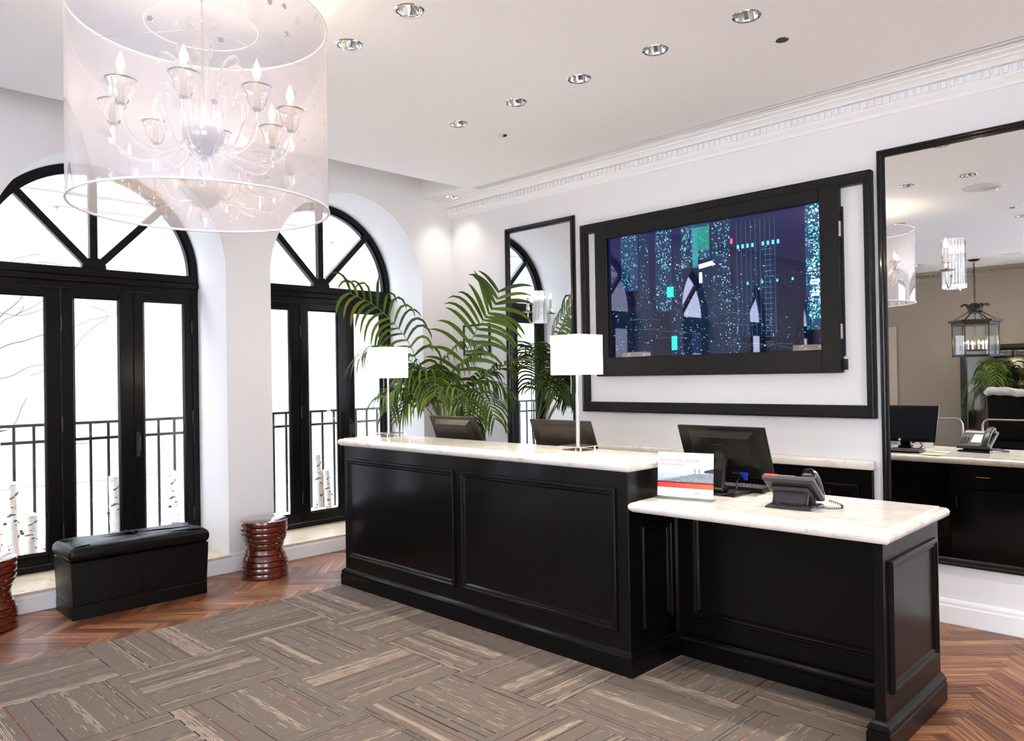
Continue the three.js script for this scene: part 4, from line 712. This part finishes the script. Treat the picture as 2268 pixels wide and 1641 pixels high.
    for (let i = 0; i < 5200; i++) { const x = r() * w, y = 360 + r() * 200; if (y < 520 - x * 0.24 + (x > 620 ? (x - 620) * 0.17 : 0)) continue; const v = 40 + r() * 200; c.fillStyle = `rgb(${v},${v},${v + 8})`; c.fillRect(x, y, 3 + r() * 7, 2 + r() * 4); }
    c.fillStyle = '#3a3f4a'; c.beginPath(); c.moveTo(860, 345); for (let i = 0; i <= 20; i++) c.lineTo(860 + i * 8.2, 300 - i * 2.2 + (i % 2) * 16); c.lineTo(w, 350); c.fill();
    for (const x of [690, 770]) { c.fillStyle = '#555b66'; c.fillRect(x - 9, 300, 18, 34); c.fillRect(x - 8, 334, 6, 44); c.fillRect(x + 2, 334, 6, 44); c.beginPath(); c.arc(x, 288, 9, 0, 7); c.fill(); } c.fillRect(698, 306, 66, 4);
    c.fillStyle = '#7c1f22'; c.fillRect(0, 520, w, 40); const o = c.createLinearGradient(0, 0, w, 0); o.addColorStop(0, '#d93a3a'); o.addColorStop(1, '#e8683f'); c.fillStyle = o; c.fillRect(0, 548, w, 86);
    c.fillStyle = '#9c2b3c'; c.save(); c.transform(1, 0, -0.2, 1, 24, 0); c.font = '66px serif'; c.fillText('Welcome IHG Rewards', 48, 164); c.fillText('Club members', 64, 238); c.restore();
    c.fillStyle = '#c8432f'; c.fillRect(708, 694, 9, 44); c.fillRect(722, 694, 9, 44); c.fillRect(740, 694, 9, 44); c.fillRect(749, 712, 14, 8); c.fillRect(763, 694, 9, 44); c.fillStyle = '#e8904a'; c.font = 'bold 50px serif'; c.fillText('G', 776, 734);
  });
  const pg = G.box(0.292, 0.222, 0.0012, 0.0003).translate(0, 0.126, 0), pp = pg.attributes.position, pu = pg.attributes.uv;
  for (let i = 0; i < pp.count; i++) pu.setXY(i, pp.getX(i) / 0.292 + 0.5, (pp.getY(i) - 0.015) / 0.222);
  const tilt = group('print_holder', s); tilt.rotation.x = -0.09;
  mesh('print', pg, std({ map: face, roughness: 0.45 }), tilt);
  const acr = phys({ color: rgb(0.98, 0.99, 0.99), transmission: 1, thickness: 0, roughness: 0, ior: 1.3 });
  mesh('clear_cover', [G.bb(-0.15, 0.15, 0.006, 0.238, 0.0012, 0.0034, 0.0005), G.bb(-0.15, 0.15, 0.006, 0.238, -0.0034, -0.0012, 0.0005)], acr, tilt);
  mesh('clear_foot', [G.bb(-0.15, 0.15, 0.001, 0.005, -0.05, 0.03, 0.001), G.bb(-0.15, 0.15, 0.005, 0.018, 0.026, 0.030, 0.001)], acr, s);
}
// ---------------------------------------------------------------- bench and drum stools by the windows
const roundRect = (x0, x1, z0, z1, r, n = 4) => { const out = []; for (const [cx, cz, a] of [[x1 - r, z1 - r, 0], [x0 + r, z1 - r, 1], [x0 + r, z0 + r, 2], [x1 - r, z0 + r, 3]]) for (let i = 0; i <= n; i++) { const t = (a + i / n) * PI / 2; out.push([cx + Math.cos(t) * r, cz + Math.sin(t) * r]); } return out; };
{
  const b = thing('bench', 'black leather upholstered box bench in front of the left arched window', 'bench', [0.262, 0, 3.185]);
  const rr = (dx, dz, r) => roundRect(-dx, dx, -dz, dz, r);
  mesh('plinth', G.slab(rr(0.193, 0.434, 0.006), [[-0.004, 0.088], [0, 0.084], [0, 0.001]]), M.leather, b);
  mesh('body', G.slab(rr(0.20, 0.445, 0.012), [[-0.01, 0.372], [0.0, 0.366], [-0.001, 0.31], [-0.006, 0.22], [-0.01, 0.14], [-0.012, 0.092], [-0.016, 0.088]]), M.leather, b);
  mesh('cushion', G.slab(rr(0.20, 0.447, 0.022), [[-0.13, 0.474], [-0.07, 0.472], [-0.03, 0.466], [-0.008, 0.455], [0.006, 0.438], [0.01, 0.415], [0.006, 0.392], [-0.004, 0.379], [-0.014, 0.374]]), M.leather, b);
  mesh('seam', [G.bb(0.1945, 0.1985, 0.10, 0.365, -0.0015, 0.0015, 0.0008), G.tube([[0.20, 0.40, 0], [0.199, 0.455, 0], [0.16, 0.4725, 0], [0, 0.4755, 0], [-0.16, 0.4725, 0], [-0.199, 0.45, 0]], 0.0016, 30, 6)], M.leather, b);
  // turned drum stool of stacked lacquered rings
  const s = thing('drum_stool', 'glossy red-brown ringed wooden drum stool between the two windows', 'stool', [0.312, 0, 2.235]);
  const NR = 10, hgt = 0.44 / NR, rad = (f) => 0.176 - 0.036 * Math.exp(-Math.pow((f - 0.5) / 0.17, 2)) - 0.003 * f, radii = Array.from({ length: NR }, (_, i) => i);
  radii.forEach((i) => {
    const y = 0.001 + i * hgt, prof = [];
    for (let k = 0; k <= 5; k++) { const f = k / 5, e = k === 0 || k === 5 ? 0.004 : 0; prof.push([rad((i + f) / NR) - e + 0.0025 * Math.sin(PI * f), y + hgt * clamp(f, 0.04, 0.97)]); if (k === 0 || k === 4) prof.push([rad((i + f) / NR), y + hgt * (k ? 0.92 : 0.1)]); }
    const g = toCreasedNormals(fin(new THREE.LatheGeometry((i === NR - 1 ? [...prof, [0.001, y + hgt * 0.975]] : i === 0 ? [[0.001, y], ...prof] : prof).map((q) => new THREE.Vector2(...q)), 56), false), 0.7);
    mesh(i === NR - 1 ? 'top_ring' : 'ring', g, M.lacquer, s);
  });
  const s2 = copy(s, [0.205, 0, 4.045], 0.6, 'dark red-brown ringed drum stool cut by the left photo edge');
  const tl = thing('stool_lamp', 'lamp with a cream shade and dark body on the stool at the left photo edge', 'lamp', [0.195, 0.441, 4.055]);
  mesh('body', G.lathe([[0.001, 0.001], [0.09, 0.001], [0.095, 0.02], [0.09, 0.2], [0.094, 0.43], [0.001, 0.44]], 32), M.ebony, tl);
  mesh('lamp_shade', G.lathe([[0.10, 0.46], [0.103, 0.78]], 40, 2), phys({ color: rgb(0.95, 0.88, 0.7), transmission: 0.5, thickness: 0, roughness: 1, emissive: rgb(1, 0.85, 0.55), emissiveIntensity: 0.4, side: THREE.DoubleSide }), tl);
  mesh('bulb', G.sphere(0.025, 12).translate(0, 0.6, 0), M.bulb, tl);
  mesh('top_disc', G.lathe([[0.001, 0.80], [0.135, 0.797], [0.14, 0.79], [0.10, 0.782], [0.001, 0.782]], 40), M.ebony, tl);
  point(tl, rgb(1, 0.8, 0.55), 0.12, 0, 0.6, 0, 0.8);
}
// ---------------------------------------------------------------- palms
function frondParts(parent, pts, opt) {
  const curve = new THREE.CatmullRomCurve3(pts.map((p) => V(...p))), r = rng(opt.seed), list = [];
  const ra = opt.r ?? 0.007;
  const fr = group('frond', parent);
  // tapering rachis
  const N = 30, P = [], up0 = V(0, 1, 0);
  const ringAt = (i) => { const t = i / N, c = curve.getPoint(t), d = curve.getTangent(t), a = d.clone().cross(Math.abs(d.y) > 0.95 ? V(1, 0, 0) : up0).normalize(), b = a.clone().cross(d), q = ra * (1 - 0.8 * t); return [0, 1, 2, 3, 4, 5].map((k) => { const w = k * PI / 3; return c.clone().addScaledVector(a, Math.cos(w) * q).addScaledVector(b, Math.sin(w) * q).toArray(); }); };
  for (let i = 0; i < N; i++) { const A = ringAt(i), B = ringAt(i + 1); for (let k = 0; k < 6; k++) quad(P, A[k], A[(k + 1) % 6], B[(k + 1) % 6], B[k]); }
  mesh('rachis', fromTris(P, 1.2), M.stem, fr);
  const t0 = opt.from ?? 0.42, n = opt.n ?? 15, L0 = opt.len ?? 0.30;
  for (let i = 0; i < n; i++) for (const s of [-1, 1]) {
    const u = (i + 0.5 + (r() - 0.5) * 0.3) / n, t = Math.min(0.995, t0 + (1 - t0) * u), c = curve.getPoint(t), d = curve.getTangent(t).normalize();
    const ref = opt.facing ? V(...opt.facing).normalize() : V(0, 1, 0);
    let side = d.clone().cross(ref).normalize().multiplyScalar(s); if (side.lengthSq() < 0.5) side = V(s, 0, 0);
    const nrm = side.clone().cross(d).normalize().multiplyScalar(s);
    const L = L0 * (0.55 + 0.6 * Math.sin(PI * clamp(0.18 + u * 0.72))) * (0.88 + r() * 0.24), w = 0.0125 * (opt.w ?? 1) * (0.85 + r() * 0.3);
    const fwd = 0.45 + 0.4 * u, dir = side.clone().multiplyScalar(1).addScaledVector(d, fwd).addScaledVector(nrm, 0.15 + r() * 0.15).normalize(), droop = (opt.droop ?? 0.5) * (0.7 + r() * 0.7);
    const M2 = 7, spine = []; let p = c.clone(), q = dir.clone();
    for (let k = 0; k <= M2; k++) { spine.push([p.clone(), q.clone()]); p = p.clone().addScaledVector(q, L / M2); q = q.clone().add(V(0, -droop * 0.075 * (k + 1) * L / 0.3, 0)).normalize(); }
    const T = [];
    const sec = ([c2, q2], k) => { const f = k / M2, ww = w * Math.pow(Math.sin(PI * clamp(0.06 + f * 0.94, 0, 1)), 0.55) * (1 - f * 0.35) * (k === M2 ? 0.02 : 1), across = q2.clone().cross(nrm).normalize(), lift = across.clone().cross(q2).normalize(); return [c2.clone().addScaledVector(across, -ww).addScaledVector(lift, ww * 0.35).toArray(), c2.toArray(), c2.clone().addScaledVector(across, ww).addScaledVector(lift, ww * 0.35).toArray()]; };
    for (let k = 0; k < M2; k++) { const A = sec(spine[k], k), B = sec(spine[k + 1], k + 1); quad(T, A[0], A[1], B[1], B[0]); quad(T, A[1], A[2], B[2], B[1]); }
    const g = fromTris(T, 0.9), mat = M.leaf[r() < 0.1 ? 3 : Math.floor(r() * 3)];
    if (opt.single) mesh('leaflet', g, mat, fr); else opt.bag[M.leaf.indexOf(mat)].push(g);
  }
}
{
  const f = {
    F1: [[0.595, 1.015, 0.624], [0.58, 1.244, 0.712], [0.545, 1.469, 0.82], [0.511, 1.804, 0.928], [0.45, 2.003, 1.061], [0.407, 2.163, 1.247], [0.328, 2.269, 1.468]],
    F2: [[0.609, 1.015, 0.609], [0.681, 1.302, 0.611], [0.757, 1.48, 0.609], [0.856, 1.74, 0.584], [0.965, 1.935, 0.549], [1.054, 2.037, 0.532], [1.133, 2.132, 0.496], [1.189, 2.282, 0.471]],
    F3: [[0.615, 1.015, 0.604], [0.724, 1.261, 0.569], [0.853, 1.422, 0.513], [0.952, 1.529, 0.486], [1.051, 1.567, 0.458], [1.199, 1.631, 0.424], [1.371, 1.67, 0.353]],
    F4: [[0.542, 1.012, 0.606], [0.483, 1.343, 0.668], [0.499, 1.582, 0.655], [0.568, 1.692, 0.588], [0.655, 1.809, 0.502], [0.717, 1.841, 0.441], [0.831, 1.755, 0.397]],
    F5: [[0.619, 1.019, 0.67], [0.63, 1.308, 0.804], [0.641, 1.471, 0.936], [0.639, 1.52, 1.08], [0.617, 1.437, 1.171], [0.622, 1.266, 1.234]],
    F6: [[0.672, 1.023, 0.688], [0.763, 1.271, 0.812], [0.909, 1.422, 0.88], [1.053, 1.43, 0.878], [1.156, 1.335, 0.845], [1.244, 1.167, 0.826]],
    F7: [[0.658, 1.023, 0.703], [0.722, 1.272, 0.853], [0.732, 1.355, 0.985], [0.729, 1.321, 1.129], [0.713, 1.172, 1.214]],
    F8: [[0.633, 1.019, 0.656], [0.74, 1.348, 0.765], [0.787, 1.508, 0.862], [0.789, 1.579, 1.001], [0.733, 1.57, 1.127], [0.705, 1.476, 1.225]],
    F9: [[0.604, 1.015, 0.615], [0.742, 1.263, 0.622], [0.882, 1.384, 0.625], [1.026, 1.393, 0.622], [1.167, 1.308, 0.622], [1.241, 1.156, 0.617]],
    F10: [[0.595, 1.015, 0.624], [0.601, 1.343, 0.622], [0.648, 1.546, 0.577], [0.737, 1.667, 0.49], [0.826, 1.788, 0.375]],
    F11: [[0.658, 1.023, 0.703], [0.654, 1.231, 0.85], [0.638, 1.394, 1.009], [0.622, 1.429, 1.166], [0.622, 1.364, 1.306]],
    F12: [[0.666, 1.023, 0.694], [0.752, 1.209, 0.752], [0.858, 1.311, 0.788], [0.989, 1.32, 0.799], [1.066, 1.237, 0.792], [1.129, 1.105, 0.799]],
    F13: [[0.663, 1.023, 0.697], [0.705, 1.25, 0.799], [0.735, 1.392, 0.912], [0.733, 1.473, 1.056], [0.69, 1.397, 1.098], [0.669, 1.262, 1.118]],
    F15: [[0.595, 1.015, 0.624], [0.60, 1.36, 0.74], [0.57, 1.62, 0.92], [0.53, 1.77, 1.10], [0.49, 1.79, 1.30], [0.45, 1.66, 1.47]],
    F16: [[0.64, 1.02, 0.66], [0.66, 1.28, 0.76], [0.70, 1.46, 0.84], [0.80, 1.55, 0.90], [0.88, 1.50, 0.96], [0.93, 1.36, 1.0]],
    F17: [[0.60, 1.0, 0.64], [0.60, 1.3, 0.70], [0.60, 1.50, 0.80], [0.64, 1.60, 0.86], [0.72, 1.58, 0.92], [0.80, 1.46, 0.95]],
    F14: [[0.592, 1.015, 0.627], [0.682, 1.343, 0.611], [0.828, 1.461, 0.467], [1.008, 1.458, 0.359], [1.127, 1.337, 0.309]],
  };
  const root = [0.60, 0.46, 0.64], p = thing('potted_palm', 'large potted kentia palm with arching fronds in the corner behind the desk', 'palm');
  mesh('pot', G.lathe([[0.001, 0.001], [0.15, 0.001], [0.16, 0.02], [0.20, 0.40], [0.212, 0.42], [0.212, 0.45], [0.19, 0.45], [0.185, 0.42], [0.001, 0.42]], 40).translate(0.60, 0, 0.64), M.terracotta, p);
  mesh('soil', G.cyl(0.183, 0.183, 0.02, 32).translate(0.60, 0.432, 0.64), M.soil, p);
  const bag = [[], [], [], []];
  const toCam = [0.75, 0.1, 0.66];
  const spec = { F1: { single: 1, n: 17, len: 0.33, from: 0.36, droop: 1.9, facing: [0.6, 0.5, 0.75], w: 1.3 }, F2: { single: 1, n: 15, len: 0.37, from: 0.36, droop: 0.5, facing: toCam, w: 1.65 }, F3: { single: 1, n: 17, len: 0.26, from: 0.42, droop: 1.1, w: 1.1 }, F4: { single: 1, n: 12, len: 0.24, from: 0.45, droop: 1.3 }, F5: { single: 1, n: 15, len: 0.30, from: 0.4, droop: 1.5 }, F6: { single: 1, n: 15, len: 0.28, from: 0.4, droop: 1.4 }, F8: { single: 1, n: 15, len: 0.30, from: 0.45, droop: 1.5 }, F7: { single: 1, n: 13, len: 0.28, from: 0.45, droop: 1.5 }, F15: { single: 1, n: 14, len: 0.30, from: 0.42, droop: 1.6 } };
  let seed = 300;
  for (const k of Object.keys(f)) frondParts(p, [[root[0] + (f[k][0][0] - 0.6) * 0.5, root[1], root[2] + (f[k][0][2] - 0.64) * 0.5], ...f[k]], { seed: seed++, bag, n: 17, len: 0.30, droop: 1.6, ...(spec[k] ?? {}) });
  bag.forEach((l, i) => { if (l.length) mesh('foliage', l, M.leaf[i], p).userData.kind = 'stuff'; });
}
// ---------------------------------------------------------------- the far end of the lobby, seen in the right mirror
{
  const l = thing('hanging_lantern', 'black hanging glass lantern with candle bulbs mirrored in the right mirror', 'lantern', [2.545, 0, 8.93]);
  mesh('canopy', G.lathe([[0.001, 3.255], [0.06, 3.262], [0.085, 3.28], [0.085, HC]], 28), M.darkMetal, l);
  for (let i = 0, y = 3.24; y > 2.60; y -= 0.05, i++) mesh('chain_link', G.torus(0.018, 0.005, 14, 6).scale(0.75, 1.6, 1).rotateY(i % 2 ? PI / 2 : 0).translate(0, y, 0), M.darkMetal, l);
  const hex = (r, y) => Array.from({ length: 6 }, (_, k) => V(Math.cos(k * PI / 3 + 0.3) * r, y, Math.sin(k * PI / 3 + 0.3) * r));
  mesh('crown', G.lathe([[0.09, 2.42], [0.12, 2.43], [0.10, 2.46], [0.105, 2.52], [0.08, 2.56], [0.02, 2.59]], 24), M.darkMetal, l);
  for (let k = 0; k < 8; k++) { const a = k * PI / 4; mesh('crown_leaf', G.tube([[Math.cos(a) * 0.1, 2.50, Math.sin(a) * 0.1], [Math.cos(a) * 0.13, 2.555, Math.sin(a) * 0.13], [Math.cos(a) * 0.18, 2.56, Math.sin(a) * 0.18], [Math.cos(a) * 0.2, 2.535, Math.sin(a) * 0.2]], 0.014, 10, 6), M.darkMetal, l); }
  const A = hex(0.345, 2.28), B = hex(0.32, 1.73);
  hex(0.11, 2.43).forEach((v, k) => mesh('rib', G.rod(v, A[k], 0.009, 8), M.darkMetal, l));
  const hs = (r, prof) => G.slab(hex(r, 0).map((v) => [v.x, v.z]), prof);
  const ringBars = (P2, w, h) => P2.map((v, k) => G.bar(v, P2[(k + 1) % 6], w, h));
  mesh('top_frame', [...ringBars(hex(0.36, 2.29), 0.05, 0.035), ...ringBars(hex(0.33, 2.25), 0.03, 0.05)], M.darkMetal, l);
  mesh('bottom_frame', ringBars(hex(0.325, 1.735), 0.03, 0.035), M.darkMetal, l);
  hex(0.325, 2.25).forEach((v, k) => { mesh('post', G.rod(v, B[k].clone().setY(1.71), 0.010, 8), M.darkMetal, l); const w = hex(0.322, 1.99), a = w[k], b = w[(k + 1) % 6]; mesh('glass_pane', G.bar(a, b, 0.004, 0.48, 0.001), M.glass, l); });
  mesh('candle_ring', [G.torus(0.15, 0.006, 36, 6).rotateX(PI / 2).translate(0, 1.83, 0), G.rod(V(0, 1.83, 0), V(0, 2.43, 0), 0.006, 8), G.rod(V(-0.15, 1.83, 0), V(0.15, 1.83, 0), 0.005, 6), G.rod(V(0, 1.83, -0.15), V(0, 1.83, 0.15), 0.005, 6)], M.darkMetal, l);
  for (let k = 0; k < 6; k++) { const a = k * PI / 3, x = Math.cos(a) * 0.15, z = Math.sin(a) * 0.15; mesh('candle', G.cyl(0.012, 0.012, 0.09, 10).translate(x, 1.88, z), M.candle, l); mesh('flame_bulb', G.lathe([[0.001, 0], [0.014, 0.012], [0.014, 0.03], [0.001, 0.06]], 12, 3).translate(x, 1.925, z), M.bulb, l); point(l, BULB, LAMP.lantern, x, 1.95, z, 0.4); }
  const m = thing('leaning_mirror', 'wide black carved frame mirror on the far wall, mirrored beside the lantern', 'mirror', [2.95, 1.14, ZR - 0.005]);
  mesh('frame', G.frame(1.9, 1.6, [[0, 0], [0, 0.03], [0.02, 0.05], [0.06, 0.06], [0.1, 0.045], [0.11, 0.02]]).rotateY(PI), M.ebony, m);
  for (let i = 0; i < 34; i++) for (const s of [-1, 1]) mesh('carved_bead', G.box(0.07, 0.028, 0.02, 0.008), M.ebony, m).position.set(s * 0.9, -0.76 + i * 0.046, -0.062);
  mesh('mirror_glass', G.box(1.7, 1.4, 0.008, 0.001).translate(0, 0, -0.014), std({ color: rgb(0.3, 0.28, 0.26), roughness: 0.05, metalness: 1 }), m);
  // armchair with a white fleece throw
  const c = thing('armchair', 'black leather high-backed armchair mirrored at the right edge of the mirror', 'chair', [3.25, 0, 8.75], 0.1);
  mesh('backrest', G.bar(V(0, 0.42, -0.26), V(0, 1.12, -0.34), 0.86, 0.11, 0.03), M.leather, c);
  mesh('seat', G.bb(-0.43, 0.43, 0.28, 0.44, -0.3, 0.4, 0.03), M.leather, c);
  for (const s of [-1, 1]) mesh('armrest', G.bb(s * 0.43 - 0.05, s * 0.43 + 0.05, 0.3, 0.62, -0.28, 0.38, 0.03), M.leather, c);
  for (const [x, z] of [[-0.4, -0.26], [0.4, -0.26], [0.4, 0.36], [-0.4, 0.36]]) mesh('leg', G.cyl(0.016, 0.022, 0.28, 12).translate(x, 0.141, z), M.ebony, c);
  const fl = [], fz = (x, y, z) => [x, y, z], rows = 28, cols = 10, fp = (i, j) => { const u = i / rows, v = j / cols * 2 * PI, x = -0.46 + 0.92 * u, rr = 0.085 + fbm(u * 9, v * 1.3, 3, 4) * 0.07, e = Math.sqrt(clamp(Math.sin(PI * clamp(u, 0.005, 0.995)) * 4, 0, 1)); return fz(x, 1.155 + Math.sin(v) * rr * 0.75 * e + 0.02 * Math.sin(u * 7), -0.34 + Math.cos(v) * rr * 1.2 * e); };
  for (let i = 0; i < rows; i++) for (let j = 0; j < cols; j++) quad(fl, fp(i, j), fp(i, j + 1), fp(i + 1, j + 1), fp(i + 1, j));
  tag(mesh('fur_throw', fromTris(fl, 1.5).rotateY(0.1).translate(3.25, 0, 8.75), std({ color: rgb(0.82, 0.78, 0.72), roughness: 1, bumpMap: scaled(plasterBump, 4, 4), bumpScale: 0.01 })), 'fluffy white fur throw over the top of the black armchair', 'throw');
  // tubular hoop frames
  const h = thing('tubular_frame', 'tubular metal hoop frame mirrored left of the phone', 'frame', [2.42, 0, 7.0]);
  mesh('hoop', G.tube([[-0.4, 0.001, 0], [-0.4, 0.4, 0], [-0.4, 0.76, 0], [-0.36, 0.815, 0], [-0.3, 0.82, 0], [0, 0.82, 0], [0.3, 0.82, 0], [0.36, 0.815, 0], [0.4, 0.76, 0], [0.4, 0.4, 0], [0.4, 0.001, 0]], 0.013, 80, 10), M.nickel, h);
  mesh('brace', G.rod(V(-0.4, 0.25, 0), V(0.4, 0.25, 0), 0.009, 8), M.nickel, h);
  copy(h, [3.48, 0, 7.0], 0, 'tubular metal hoop frame mirrored right of the phone');
  const p = thing('potted_palm', 'dark potted palm in front of the carved mirror, seen only mirrored', 'palm', [2.62, 0, 9.62]);
  mesh('pot', G.lathe([[0.001, 0.001], [0.14, 0.001], [0.19, 0.4], [0.2, 0.42], [0.18, 0.42], [0.17, 0.39], [0.001, 0.39]], 32), M.terracotta, p);
  const bag = [[], [], [], []]; let sd = 800;
  for (let k = 0; k < 9; k++) { const a = k * 0.72, o = 0.16 + (k % 3) * 0.05, y = 1.2 + (k % 4) * 0.14; frondParts(p, [[0, 0.39, 0], [Math.cos(a) * 0.06, 0.9, Math.sin(a) * 0.06], [Math.cos(a) * o * 0.6, y, Math.sin(a) * o * 0.6], [Math.cos(a) * o * 1.3, y - 0.05, Math.sin(a) * o * 1.2], [Math.cos(a) * o * 1.7, y - 0.35, Math.sin(a) * o * 1.5]], { seed: sd++, bag, n: 14, len: 0.26, droop: 1.4 }); }
  bag.forEach((q, i) => { if (q.length) mesh('foliage', q, M.leaf[i], p).userData.kind = 'stuff'; });
}
scene.traverse((o) => { if (o.isMesh) o.castShadow = o.receiveShadow = true; });
renderer.render(scene, camera);
